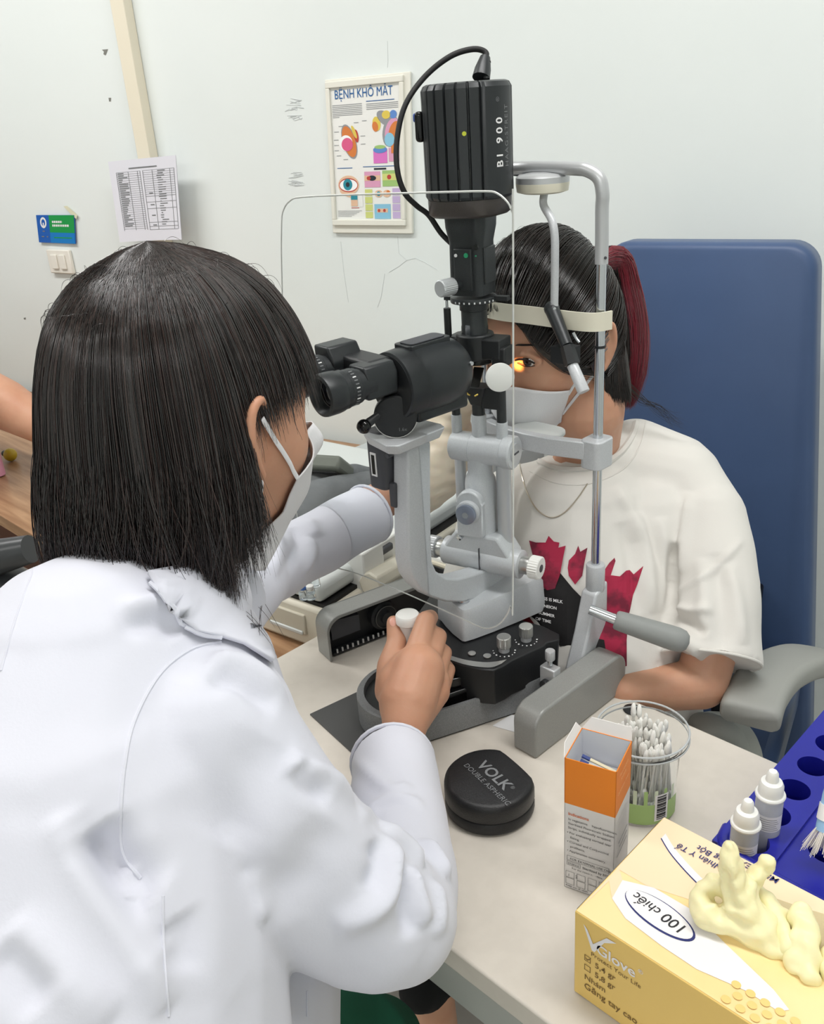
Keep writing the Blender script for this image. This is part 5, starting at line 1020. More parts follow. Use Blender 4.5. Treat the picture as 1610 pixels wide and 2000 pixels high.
# ================================================================== PEOPLE
def sstep(a, b, x): t = np.clip((x-a)/(b-a), 0, 1); return t*t*(3-2*t)
class Head:
    def __init__(s, O, F, U, scale=1.0):
        s.O = np.asarray(O, float); s.F = nrm(F); s.U = nrm(np.asarray(U, float)-s.F*np.dot(U, s.F)); s.R = np.cross(s.F, s.U); s.k = scale
    def local(s, n=150, m=110):
        th = np.linspace(0.0, math.pi, m); ph = np.linspace(0, 2*math.pi, n, endpoint=False); T_, P_ = np.meshgrid(th, ph, indexing='ij')
        x = .075*np.sin(T_)*np.sin(P_); y = .096*np.sin(T_)*np.cos(P_); z = .117*np.cos(T_)
        j = sstep(-.01, -.115, z); x = x*(1-.30*j); f = y > 0
        y = np.where(f, y*(1+.05*j), y*(1-.55*j)); y = y+.012*j
        y = np.where(f, np.sign(y)*np.abs(y)*(1-.10*np.exp(-((x/.05)**2))*sstep(.02, .09, y)), y)
        fr = sstep(.02, .06, y)
        y += fr*.024*np.exp(-(x/.010)**2)*np.exp(-((z+.040)/.016)**2) + fr*.012*np.exp(-(x/.008)**2)*np.exp(-((z+.018)/.018)**2)
        y -= fr*.010*(np.exp(-((x-.031)/.015)**2)+np.exp(-((x+.031)/.015)**2))*np.exp(-((z-.000)/.012)**2)
        y += fr*.004*np.exp(-((z-.024)/.010)**2)*np.exp(-(x/.05)**2)
        y += fr*.006*np.exp(-(x/.018)**2)*np.exp(-((z+.072)/.010)**2) + fr*.006*np.exp(-(x/.02)**2)*np.exp(-((z+.103)/.012)**2)
        x += np.sign(x)*fr*.005*np.exp(-((np.abs(x)-.055)/.015)**2)*np.exp(-((z+.03)/.018)**2)
        return np.stack([x, y, z], -1)*s.k
    def w(s, p): p = np.asarray(p, float); return s.O+p[..., 0:1]*s.R+p[..., 1:2]*s.F+p[..., 2:3]*s.U
    def W(s, x, y, z): return s.w(np.array([x, y, z])*s.k)
    def add(s, mb, m): mb.sheet(s.w(s.local()), m, closed=True)
    def ear(s, mb, side, m, out=0.0):
        side0 = side; side = side*(1+out/.080)
        pts = [s.W(side*.074, .014, .018), s.W(side*.080, .006, .028), s.W(side*.084, -.004, .020), s.W(side*.084, -.006, .000), s.W(side*.080, .000, -.018), s.W(side*.075, .006, -.030)]
        mb.tube(pts, [.0030, .0040, .0042, .0040, .0042, .0052], m, n=10, sm=5); mb.ball(s.W(side*.076, -.004, -.002), (.006, .014, .026), m, 14, ax=[s.R, s.F, s.U]); mb.ball(pts[-1], .0055, m, 10)
def strands(name, paths, radius, m, parent, sides=3, tipk=.25, rootk=.8):
    """paths: array [N, K, 3]; every hair is a thin tapered tube, all hairs of one head of hair are one mesh"""
    P = np.asarray(paths, float); N, K, _ = P.shape
    d = np.empty_like(P); d[:, 1:-1] = P[:, 2:]-P[:, :-2]; d[:, 0] = P[:, 1]-P[:, 0]; d[:, -1] = P[:, -1]-P[:, -2]; d /= np.linalg.norm(d, axis=2, keepdims=True)+1e-9
    up = np.array([.31, .52, .79]); a = up-d*(d @ up)[..., None]; a /= np.linalg.norm(a, axis=2, keepdims=True)+1e-9; b = np.cross(d, a)
    k = np.linspace(0, 1, K); prof = np.interp(k, [0, .1, .7, 1], [rootk, 1, .9, tipk]); rad = (np.asarray(radius).reshape(-1, 1)*np.ones((N, 1)))*prof
    V = np.empty((N, K, sides, 3))
    for i in range(sides):
        t = 2*math.pi*i/sides; V[:, :, i] = P+(a*math.cos(t)+b*math.sin(t))*rad[..., None]
    idx = np.arange(N*K*sides).reshape(N, K, sides); nx = np.roll(idx, -1, axis=2)
    F_ = np.stack([idx[:, :-1], nx[:, :-1], nx[:, 1:], idx[:, 1:]], -1).reshape(-1)
    me = bpy.data.meshes.new(name); me.vertices.add(N*K*sides); me.vertices.foreach_set('co', V.reshape(-1)); nf_ = len(F_)//4
    me.loops.add(len(F_)); me.loops.foreach_set('vertex_index', F_.astype(np.int32)); me.polygons.add(nf_); me.polygons.foreach_set('loop_start', np.arange(nf_, dtype=np.int32)*4); me.polygons.foreach_set('loop_total', np.full(nf_, 4, dtype=np.int32))
    me.materials.append(m); va = me.attributes.new('var', 'FLOAT', 'POINT'); va.data.foreach_set('value', np.repeat(RNG.random(N)**2.2, K*sides).astype(np.float32)); me.update(calc_edges=True); me.polygons.foreach_set('use_smooth', [True]*nf_); me.update()
    o = bpy.data.objects.new(name, me); COL.objects.link(o); put(o, parent); return o
def hairmat(name, c1, c2, rough=.24):
    m = mat(name, c1, rough, spec=.8, coat=.22); nt = m.node_tree; at_ = nt.nodes.new('ShaderNodeAttribute'); at_.attribute_name = 'var'; mx = nt.nodes.new('ShaderNodeMix'); mx.data_type = 'RGBA'
    mx.inputs[6].default_value = (*lin(c1), 1); mx.inputs[7].default_value = (*lin(c2), 1); nt.links.new(at_.outputs['Fac'], mx.inputs[0]); nt.links.new(mx.outputs[2], nt.nodes['Principled BSDF'].inputs['Base Color']); return m
m_hair = hairmat('black_brown_hair', (17, 13, 14), (62, 46, 42)); m_haircap = mat('hair_underlayer', (16, 13, 13), .7); m_hairp = hairmat('black_hair', (18, 15, 14), (52, 38, 32)); m_hairr = hairmat('dark_red_hair', (122, 22, 40), (84, 14, 28))
def mask_grid(H, T, A_, ztop, zbot, off, ridge, n=41, k=22, below=.10):
    G = []
    for j in range(k):
        row = []; A = A_(j/(k-1)) if callable(A_) else A_
        for i in range(n):
            az = -A+2*A*i/(n-1); t = j/(k-1); s = abs(az)/A; z = (ztop(s)*(1-t)+zbot(s)*t)
            zz_ = max(z, -below); o = H.W(0, .012, zz_); d = nrm(H.R*math.sin(az)+H.F*math.cos(az)); h = T.ray_cast(Vector(o), Vector(d))
            r_ = np.linalg.norm(np.array(h[0])-o) if h[0] is not None else .08
            if z < -below: r_ *= max(.35, 1-((-below-z)/.05)*.45)
            r_ += off+ridge*math.exp(-(az/.55)**2)*math.sin(math.pi*(.12+.8*t))
            row.append(o+d*r_+H.U*(z-zz_)*H.k)
        G.append(row)
    return np.array(G)
def thick(name, G, m, parent, th=.0012):
    mb = MB(); mb.sheet(G, m); o = mb.build(name, parent, angle=180); s = o.modifiers.new('s', 'SOLIDIFY'); s.thickness = th; s.offset = 1; return o
# ------------------------------------------------------------------ DOCTOR
HD = Head(at(384, 818, D=.74), (.03, 1, -.10), (0, .10, 1), 1.06)
DR = empty('person', at(200, 1990, D=.70)); tag(DR, 'seated person in white coat and mask with black bob hair, hand on the joystick', 'person')
mb = MB(); HD.add(mb, m_skin); HD.ear(mb, 1, m_skin)
caps3(mb, [(HD.W(0, -.03, -.05), .050), (HD.W(0, -.06, -.13), .050), (at(290, 1230, D=.74), .062)], m_skin)
caps(mb, [(290, 1250, .74, 140), (250, 1500, .70, 210), (240, 1850, .67, 250)], m_skin)
caps(mb, [(290, 1290, .74, 110), (430, 1440, .66, 100), (640, 1640, .67, 95), (770, 1790, .71, 62), (786, 1640, .83, 50), (788, 1490, .945, 40), (788, 1440, .975, 40), (797, 1370, 1.0, 57), (818, 1310, 1.02, 52)], m_skin)
caps(mb, [(797, 1390, 1.0, 52), (846, 1350, 1.03, 34), (850, 1330, 1.04, 30)], m_skin); caps(mb, [(790, 1380, 1.0, 50), (775, 1335, 1.02, 40), (800, 1300, 1.03, 36)], m_skin)
caps(mb, [(765, 1350, 1.02, 34), (764, 1300, 1.045, 28), (775, 1255, 1.06, 20), (769, 1216, 1.07, 14.5)], m_skin, 14)           # thumb
for ch in ([(812, 1285, 1.03, 27), (832, 1213, 1.05, 20), (841, 1206, 1.08, 16), (832, 1222, 1.105, 13)], [(838, 1288, 1.035, 24), (857, 1243, 1.055, 17), (855, 1238, 1.09, 14), (842, 1244, 1.11, 12)],
           [(852, 1312, 1.04, 22), (868, 1275, 1.06, 16), (864, 1268, 1.09, 13), (850, 1270, 1.11, 11)], [(858, 1348, 1.045, 21), (876, 1308, 1.065, 14.5), (871, 1298, 1.09, 12), (860, 1300, 1.11, 10)]): caps(mb, ch, m_skin, 14)
caps(mb, [(290, 1250, .76, 110), (400, 1210, .88, 70), (520, 1130, 1.05, 48), (620, 1060, 1.17, 42), (700, 1000, 1.22, 40), (760, 970, 1.24, 37), (840, 925, 1.25, 40), (880, 880, 1.24, 38)], m_skin)
DB = organic(mb, 'body', DR, .0023, 5)
TD = bvh(DB)
mb = MB(); q = hit(TD, 768, 1214)[0]; nn = hit(TD, 768, 1214)[1]
if q is not None:
    a_ = nrm(np.cross(nn, ZA)); b_ = np.cross(nn, a_); m_nail = mat('finger_nail', (226, 168, 150), .3); mb.ball(q-nn*.0006, (.0045, .0062, .0014), m_nail, 14, ax=[a_, b_, nn]); mb.build('thumb_nail', DR)
# coat
mb = MB()
caps(mb, [(300, 1190, .745, 190), (210, 1360, .70, 290), (190, 1600, .66, 350), (170, 1900, .63, 390), (150, 2150, .61, 420)], m_coat)
caps(mb, [(150, 1270, .80, 150), (90, 1400, .78, 200)], m_coat)
caps(mb, [(290, 1290, .72, 190), (420, 1420, .665, 165)], m_coat)
caps(mb, [(430, 1300, .82, 112), (452, 1480, .80, 145), (462, 1650, .78, 175), (450, 1900, .74, 215), (440, 2200, .70, 230)], m_coat)
caps(mb, [(410, 1430, .645, 165), (505, 1575, .65, 165), (620, 1690, .67, 148), (740, 1785, .695, 138), (780, 1800, .70, 118)], m_coat)
caps(mb, [(540, 1680, .66, 165), (700, 1800, .69, 118)], m_coat)
fore = [(782, 1790, .71, 112), (786, 1700, .77, 106), (776, 1610, .83, 98)]
caps(mb, fore, m_coat)
pe = (at(776, 1610, D=.83), 98*.83/F_PX); pe2 = (at(767, 1488, D=.945), 83*.945/F_PX); mb.cyl(pe[0], pe2[0], pe[1], m_coat, r1=pe2[1], n=28)
cd_ = nrm(pe2[0]-pe[0]); 
caps(mb, [(400, 1180, .86, 120), (430, 1190, .92, 90), (505, 1125, 1.03, 66), (570, 1085, 1.12, 64)], m_coat)
l1 = (at(570, 1085, D=1.12), 64*1.12/F_PX); l2 = (at(722, 1003, D=1.225), 60*1.225/F_PX); mb.cyl(l1[0], l2[0], l1[1], m_coat, r1=l2[1], n=28)
CO = organic(mb, 'coat', DR, .0042, 9)
wavy(CO, .0016, 38, 5)
folds(CO, [([(743, 1611), (790, 1650), (827, 1690)], .008, .006), ([(763, 1640), (768, 1700), (740, 1765), (654, 1812)], .010, .008), ([(827, 1640), (855, 1680), (872, 1717)], .008, .006), ([(800, 1690), (815, 1750), (832, 1807)], .008, .006), ([(783, 1680), (795, 1760), (800, 1830)], .008, -.006),
    ([(730, 1640), (745, 1690), (720, 1745)], .010, -.006), ([(850, 1720), (860, 1770), (856, 1830)], .007, .004), ([(408, 1292), (475, 1300), (559, 1360)], .010, .006), ([(408, 1318), (470, 1330), (540, 1385)], .010, -.006),
    ([(576, 1494), (600, 1527), (643, 1550)], .008, -.006), ([(560, 1480), (590, 1500), (640, 1520), (690, 1560)], .010, .006), ([(190, 1610), (235, 1684), (313, 1745)], .014, -.014), ([(255, 1760), (265, 1720), (250, 1690)], .007, .005),
    ([(100, 1594), (184, 1723), (268, 1863), (324, 1974)], .010, .006), ([(140, 1600), (224, 1723), (308, 1863)], .012, -.005), ([(240, 1195), (313, 1180), (365, 1215)], .009, .006), ([(230, 1220), (310, 1210), (350, 1240)], .009, -.006),
    ([(490, 1700), (510, 1760), (500, 1800)], .008, .004), ([(520, 1440), (480, 1560), (440, 1650)], .02, -.004), ([(640, 1600), (600, 1700), (520, 1780)], .02, -.004), ([(20, 1800), (120, 1900), (220, 1990)], .012, .005), ([(0, 1850), (90, 1960)], .012, -.005),
    ([(345, 1790), (360, 1840), (350, 1900)], .012, -.004), ([(690, 1480), (760, 1540), (800, 1530)], .006, .003), ([(700, 1600), (760, 1560), (830, 1570)], .006, .003), ([(620, 1050), (600, 1000), (640, 965)], .010, .004), ([(560, 1110), (585, 1060), (570, 1030)], .008, -.005), ([(530, 1120), (545, 1070), (535, 1040)], .008, .005), ([(590, 1120), (610, 1080), (605, 1050)], .008, .004)])
TC = bvh(CO)
def seam(mb, T, line, r, m, sm=6, off=0.0):
    P = [hit(T, p[0], p[1]) for p in catmull([np.array([a, b, 0.]) for a, b in line], sm)]; P = [h+n_*off for h, n_ in P if h is not None]
    P = [P[0]]+[P[i] for i in range(1, len(P)) if np.linalg.norm(P[i]-P[i-1]) < .05]
    if len(P) > 2: mb.tube(P, r, m, n=6)
for L_, r_ in (([(432, 1253), (370, 1270), (310, 1320), (262, 1410), (243, 1500), (236, 1590), (240, 1665), (275, 1715)], .0013), ([(318, 1750), (320, 1850), (330, 1985)], .0010), ([(66, 1110), (30, 1210), (2, 1310)], .0010), ([(600, 1935), (600, 1985)], .0010)):
    mb = MB(); seam(mb, TC, L_, r_, m_coat); mb.build('seam', DR)
mb = MB(); pr_ = pe2[0]-cd_*.001; e_ = nrm(np.cross(cd_, ZA)); f_ = np.cross(cd_, e_)
mb.tube([pr_+(e_*math.cos(a)+f_*math.sin(a))*pe2[1]*.97 for a in np.linspace(0, 2*math.pi, 30, endpoint=False)], .0022, m_coat, n=8, closed=True)
ld_ = nrm(l2[0]-l1[0]); e_ = nrm(np.cross(ld_, ZA)); f_ = np.cross(ld_, e_); mb.tube([l2[0]-ld_*.001+(e_*math.cos(a)+f_*math.sin(a))*l2[1]*.97 for a in np.linspace(0, 2*math.pi, 30, endpoint=False)], .0022, m_coat, n=8, closed=True); mb.build('cuff_hem', DR)
mb = MB(); decal(mb, TC, [(285, 1130), (305, 1165), (345, 1200), (372, 1240), (430, 1255), (470, 1268), (522, 1302), (528, 1290), (500, 1230), (470, 1180), (430, 1130), (360, 1110)], m_coat, off=.0045, step=14)
co_ = mb.build('collar', DR, angle=180); s_ = co_.modifiers.new('s', 'SOLIDIFY'); s_.thickness = .003; s_.offset = -1
mb = MB(); seam(mb, TC, [(292, 1150), (340, 1190), (368, 1236), (430, 1255)], .002, m_coat, off=.005); mb.build('collar_edge', DR)
# hair of the doctor
Oh = at(345, 795, D=.74); Rx_, Ry_ = .112, .122
zk = np.array([-.20, -.16, -.10, -.028, .042, .075, .107, .135, .147, .153, .156]); rk = np.array([.97, 1.0, 1.02, .97, .87, .79, .67, .46, .27, .10, 0.0])
U0 = ZA
_zf = np.linspace(-.22, .156, 377); _rf = np.interp(_zf, zk, rk); _rf[:-1] = np.convolve(np.pad(_rf, 22, mode='edge'), np.hanning(45)/np.hanning(45).sum(), 'valid')[:-1]
_rf = np.where(_zf > .150, np.interp(_zf, zk, rk), _rf)
def hpos(phi, z, k):
    r_ = np.interp(z, _zf, _rf)*k; return Oh+np.stack([Rx_*np.sin(phi)*r_, Ry_*np.cos(phi)*np.where(np.cos(phi) > 0, 1.17, 1.0)*r_, np.where(np.asarray(z) > 0, .85, 1.0)*z], -1)
def zend(phi):       # phi 0 = forward, + = towards the camera side
    a = np.abs((phi+math.pi) % (2*math.pi)-math.pi); return np.where(a > 1.58, np.interp(a, [1.58, 1.75, 2.2, 3.14], [-.080, -.100, -.145, -.158]), np.interp(a, [0, .7, 1.1, 1.66], [.020, .018, .010, -.004]))
N = 24000; K = 22; g = RNG
ncl = 1500; cphi = g.uniform(-math.pi, math.pi, ncl); cl_ = g.integers(0, ncl, N)
phi0 = cphi[cl_]+g.normal(0, .04, N); layer = 1.0-.15*g.random(N)**1.3
ze = zend(phi0)+g.normal(0, .008, N)+.034*(g.random(ncl)[cl_]-.5)*np.where(np.abs(phi0) < 1.66, .5, 1)
z0s = .156-np.abs(g.normal(0, .012, N)); z0s = np.where(g.random(N) < .12, g.uniform(.05, .15, N), z0s)
z0s = np.maximum(z0s, ze+.02)
t = np.linspace(0, 1, K)[None, :]; Zp = z0s[:, None]+(ze-z0s)[:, None]*(t**.85)
ph = phi0[:, None]+0*t
amp = g.normal(0, 1, ncl)[cl_][:, None]; fr = (5+4*g.random(ncl))[cl_][:, None]; ofs = (g.random(ncl)*6.3)[cl_][:, None]
low = np.clip((-Zp-.01)/.14, 0, 1)
ph = ph+amp*.06*low*np.sin(fr*t*2+ofs)+g.normal(0, .05, (N, 1))*low+.03*np.sin(9*phi0)[:, None]*(1-t)
cen = cphi[cl_][:, None]; ph = cen+(ph-cen)*(1-.55*t**2); curl = ((g.random(ncl) < .22)[cl_] & (g.random(N) < .7))[:, None]; csg = np.sign(g.normal(0, 1, ncl))[cl_][:, None]; ph = ph+curl*csg*.22*low**1.6*(.6+.8*g.random((N, 1)))
kk = layer[:, None]+.020*amp*np.sin(fr*t*1.5+ofs*1.7)*low+.012*g.normal(0, 1, (N, 1))*low
kk = kk-.07*(cphi*0+g.random(ncl))[cl_][:, None]*t**2+.018*np.sin(cphi[cl_]*7+1)[:, None]*low+.016*np.sin(cphi[cl_]*17)[:, None]*np.clip(t*2, 0, 1)+.010*np.sin(23*phi0)[:, None]
kk = kk+curl*(.05+.05*g.random((N, 1)))*np.sin(np.pi*low)*.9
PP = hpos(ph, Zp, kk)
sel = (layer > .955) & (g.random(N) < .03); PP[sel] += (g.normal(0, .004, (sel.sum(), 1, 3)))*np.linspace(0, 1, K)[None, :, None]
rad_ = .00036*(.7+.6*g.random(N))
HAIR = strands('hair', PP, rad_, m_hair, DR)
# a few loose hairs standing off the crown
fl = []
for i in range(46):
    a = g.uniform(-math.pi, math.pi); z = g.uniform(.10, .15); p = hpos(np.array(a), np.array(z), 1.0); out = nrm((p-Oh)*np.array([1, 1, .6])); tan = nrm(np.cross(out, ZA)+np.array([0, 0, .2])); L_ = g.uniform(.012, .032)
    fl.append([p-out*.003+out*(.009*math.sin(s*math.pi*.6))+tan*L_*s-ZA*.02*s*s for s in np.linspace(0, 1, 10)])
for i in range(90):
    a = g.uniform(1.7, math.pi+1.2); p = hpos(np.array(a), np.array(-.14), 1.0); d_ = np.array([g.normal(0, .010), g.normal(0, .010), -g.uniform(.02, .04)]); fl.append([p+d_*s+np.array([0, 0, .0])+nrm(p-Oh)*.01*s*s for s in np.linspace(0, 1, 10)])
strands('loose_hair', np.array(fl), .00022, m_hair, HAIR)['kind'] = 'stuff'
mb = MB(); G = []
for z in list(np.linspace(.152, .02, 14)): G.append([hpos(np.array(a), np.array(z), .86 if z < .14 else .8) for a in np.linspace(-math.pi, math.pi, 64, endpoint=False)])
mb.sheet(G, m_haircap, closed=True); G = []
for z in list(np.linspace(.025, -.105, 14)): G.append([hpos(np.array(a), np.array(z), .86) for a in np.linspace(1.72, 2*math.pi-1.72, 52)])
mb.sheet(G, m_haircap); mb.build('hair_underlayer', HAIR, angle=180)
# mask of the doctor
G = mask_grid(HD, TD, lambda t: math.radians(np.interp(t, [0, .1, .3, .5, .7, .8, 1.0], [50, 58, 56, 50, 66, 78, 76])), lambda s: -.022-.014*s, lambda s: -.140+.018*s**1.5, .004, .014, n=61, k=30)
MD = thick('face_mask', G, m_mask, DR)
def loop(H, T, a, b, r, parent, m=m_mask):
    P = []
    for t_ in np.linspace(0, 1, 9):
        p = a*(1-t_)+b*t_; o = H.O+H.U*float((p-H.O).dot(H.U)); d = nrm(p-o); h = T.ray_cast(Vector(o), Vector(d)); r_ = max(np.linalg.norm(p-o), (np.linalg.norm(np.array(h[0])-o)+.0012) if h[0] is not None and t_ > .12 else 0); P.append(o+d*r_)
    mb = MB(); mb.tube(P, r, m, n=8, flat=(1, .35, H.U)); mb.build('ear_loop', parent)
loop(HD, TD, HD.W(.082, .006, .014), G[3][-1], .0026, MD); loop(HD, TD, HD.W(.080, .004, -.034), G[20][-1], .0026, MD)
# gloved left hand (latex, dusty cream) holding the lid of the eye
m_lat2 = mat('worn_latex', (238, 224, 202), .5, sss=.2, bump=(120, .001, .3))
mb = MB(); caps(mb, [(812, 960, 1.24, 52), (850, 925, 1.245, 56), (872, 880, 1.245, 54), (880, 820, 1.24, 40)], m_lat2)
for ch in ([(880, 850, 1.24, 34), (900, 790, 1.21, 24), (940, 770, 1.18, 18), (985, 762, 1.155, 15), (1003, 757, 1.14, 13)], [(870, 830, 1.24, 30), (890, 770, 1.21, 20), (925, 745, 1.18, 17), (960, 735, 1.16, 15)], [(890, 890, 1.24, 36), (930, 870, 1.22, 26), (985, 862, 1.19, 18), (1010, 855, 1.17, 14)], [(860, 830, 1.25, 30), (880, 760, 1.24, 18), (910, 720, 1.21, 15), (930, 712, 1.19, 13)]): caps(mb, ch, m_lat2, 14)
gl = organic(mb, 'surgical_glove', DR, .0028, 4); wavy(gl, .0012, 200, 9)
gl['label'] = 'cream latex glove on the left hand beside the face being examined'
# dark chair / green trousers under the table
m_green = mat('green_cloth', (14, 104, 74), .8, noise=(5, (10, 84, 60), .4, .6)); m_bk = mat('black_cloth', (14, 14, 15), .9)
mb = MB(); caps(mb, [(560, 2080, .80, 150), (690, 2060, .88, 120), (740, 2040, .95, 90)], m_green); caps(mb, [(560, 2080, .80, 150), (700, 2200, .84, 120), (760, 2350, .86, 110)], m_green); organic(mb, 'green_trousers', DR, .006, 5)
DARKLEG = 1
# ------------------------------------------------------------------ PATIENT
HP = Head(at(1066, 655, D=1.155), (.02, -1, -.12), (0, -.12, 1), 1.03)
PT = empty('person', at(1180, 1400, D=1.30)); tag(PT, 'person in printed white t-shirt and mask with dark red ponytail, leaning on the headrest', 'person')
mb = MB(); HP.add(mb, m_skin2); HP.ear(mb, -1, m_skin2, .011); HP.ear(mb, 1, m_skin2)
caps3(mb, [(HP.W(0, -.03, -.04), .050), (HP.W(0, -.05, -.09), .050)], m_skin2); caps(mb, [(1146, 800, 1.19, 74), (1148, 865, 1.24, 62), (1150, 1000, 1.31, 95), (1160, 1250, 1.29, 130), (1180, 1400, 1.30, 140)], m_skin2)
caps(mb, [(1160, 930, 1.27, 60), (1330, 960, 1.26, 60), (1385, 1050, 1.22, 55), (1395, 1240, 1.18, 52), (1370, 1335, 1.175, 50), (1290, 1345, 1.165, 44), (1220, 1345, 1.16, 38), (1130, 1335, 1.20, 32), (1090, 1330, 1.22, 32)], m_skin2)
caps(mb, [(1160, 930, 1.27, 60), (1000, 990, 1.36, 55), (930, 1120, 1.38, 45), (960, 1260, 1.30, 40), (1020, 1320, 1.20, 34)], m_skin2)
caps(mb, [(1180, 1400, 1.30, 130), (1200, 1480, 1.30, 130)], m_skin2)
for s in (-1, 1):
    caps3(mb, [(HP.W(s*.046, .0755, .001), .0035), (HP.W(s*.031, .0815, .0085), .0048), (HP.W(s*.018, .0800, .004), .0035)], m_skin2, 12); caps3(mb, [(HP.W(s*.046, .0755, -.002), .003), (HP.W(s*.031, .0805, -.0100), .0042), (HP.W(s*.018, .0800, -.004), .003)], m_skin2, 12)
PB = organic(mb, 'body', PT, .0026, 5)
TP = bvh(PB)
# eyes
m_eyew = mat('eye_white', (232, 226, 220), .15); m_iris = mat('dark_iris', (40, 24, 16), .1, coat=1.0); m_lash = mat('eyelash', (30, 18, 16), .7)
for s in (-1, 1):
    c = HP.W(s*.031, .0725, -.001); mb = MB(); mb.ball(c, .0118, m_eyew, 24); ey = mb.build('eye', PT); mb = MB(); mb.ball(c+HP.F*.0035, .0092, m_iris, 20); mb.build('iris', ey)
    mb = MB(); top_ = [HP.W(s*.031+x, .0865-.10*abs(x)**1.3*3, .0035-16*x*x) for x in np.linspace(-.014, .014, 9)]; mb.tube(top_, .0012, m_lash, n=6); mb.tube([HP.W(s*.031+x, .0850-.10*abs(x)**1.3*3, -.0055+14*x*x) for x in np.linspace(-.013, .013, 9)], .0005, m_lash, n=6); mb.build('eyelid_line', ey)
    mb = MB(); mb.tube([HP.W(s*(.031+x), .0855-.45*max(x, 0)-.05*abs(x), .021-9*(x-.002)**2) for x in np.linspace(-.016, .020, 9)], [.0005, .0014, .0012, .0004], m_lash, n=6); mb.build('eyebrow', PT)
mb = MB(); caps(mb, [(870, 1870, 1.32, 60), (835, 1925, 1.28, 50), (820, 1935, 1.26, 42)], m_bk); organic(mb, 'dark_short_hem', PT, .005, 3)
lk_ = at(850, 2010, D=1.30); mb = MB(); caps3(mb, [(at(845, 1930, D=1.28), .030), (lk_, .034), (lk_*np.array([1, 1, 0])+np.array([-.01, .03, .10]), .030)], m_skin2); organic(mb, 'lower_leg', PT, .005, 3)
mb = MB(); caps3(mb, [(lk_*np.array([1, 1, 0])+np.array([-.01, .04, .045]), .040), (lk_*np.array([1, 1, 0])+np.array([-.01, -.10, .035]), .034)], m_bk); organic(mb, 'shoe', PT, .005, 3)
# shirt
mb = MB()
caps(mb, [(1190, 925, 1.27, 84), (1150, 1010, 1.28, 140), (1150, 1150, 1.275, 165), (1160, 1280, 1.27, 175), (1170, 1420, 1.29, 180)], m_shirt)
caps(mb, [(1200, 915, 1.275, 76), (1325, 945, 1.265, 84), (1378, 1015, 1.24, 76)], m_shirt); caps(mb, [(1240, 890, 1.29, 72), (1320, 920, 1.28, 70)], m_shirt)
caps(mb, [(1260, 1010, 1.27, 110), (1250, 1200, 1.27, 110), (1250, 1400, 1.29, 120)], m_shirt)
caps(mb, [(1140, 940, 1.30, 70), (1010, 985, 1.36, 78), (960, 1040, 1.38, 74)], m_shirt)
s1 = (at(1378, 1015, D=1.23), 78*1.23/F_PX); s2 = (at(1392, 1150, D=1.205), 88*1.205/F_PX); s3 = (at(1383, 1292, D=1.175), 102*1.175/F_PX)
mb.ball(s1[0], s1[1], m_shirt); mb.ball(s2[0], s2[1], m_shirt); mb.cyl(s1[0], s2[0], s1[1], m_shirt, r1=s2[1], n=30); mb.cyl(s2[0], s3[0], s2[1], m_shirt, r1=s3[1], n=30)
r1_ = (at(960, 1040, D=1.38), 72*1.38/F_PX); r2_ = (at(935, 1180, D=1.36), 78*1.36/F_PX); mb.cyl(r1_[0], r2_[0], r1_[1], m_shirt, r1=r2_[1], n=26)
ck = [hit(TP, a, b) for a, b in ((1248, 812), (1240, 850), (1212, 888), (1170, 908), (1110, 914), (1060, 900), (1030, 880))]
ck = [(h-nrm(h-CAM)*(-.004), .0115) for h, n_ in ck if h is not None]; caps3(mb, ck, m_shirt)
ck = [hit(TP, a, b) for a, b in ((1262, 838), (1252, 880), (1222, 915), (1185, 935), (1130, 945), (1070, 935))]; caps3(mb, [(h+nrm(h-CAM)*.004, .017) for h, n_ in ck if h is not None], m_shirt)
SHR = organic(mb, 't_shirt', PT, .0036, 6); wavy(SHR, .0018, 42, 12)
folds(SHR, [([(1315, 1160), (1385, 1120), (1452, 1052)], .005, .003), ([(1318, 1185), (1350, 1195), (1395, 1190)], .006, .006), ([(1318, 1200), (1345, 1215), (1380, 1240)], .007, -.008), ([(1325, 1235), (1360, 1270), (1400, 1300)], .008, .006), ([(1320, 1270), (1350, 1310), (1400, 1340)], .008, -.005), ([(1350, 1330), (1390, 1345), (1440, 1340)], .007, .005),
    ([(1318, 1060), (1312, 1130), (1312, 1230)], .009, -.010), ([(1290, 1010), (1298, 1100), (1296, 1200)], .010, .006), ([(1345, 960), (1335, 1040), (1325, 1120)], .010, .005), ([(1240, 1000), (1262, 1080), (1275, 1200)], .012, .005), ([(1215, 1020), (1235, 1100), (1245, 1200)], .012, -.005), ([(1200, 950), (1230, 1000), (1240, 1060)], .010, .004),
    ([(1420, 1100), (1440, 1180), (1452, 1260)], .010, .004), ([(1400, 1080), (1410, 1180), (1410, 1290)], .012, -.004), ([(1370, 1090), (1375, 1180), (1370, 1250)], .010, .004)])
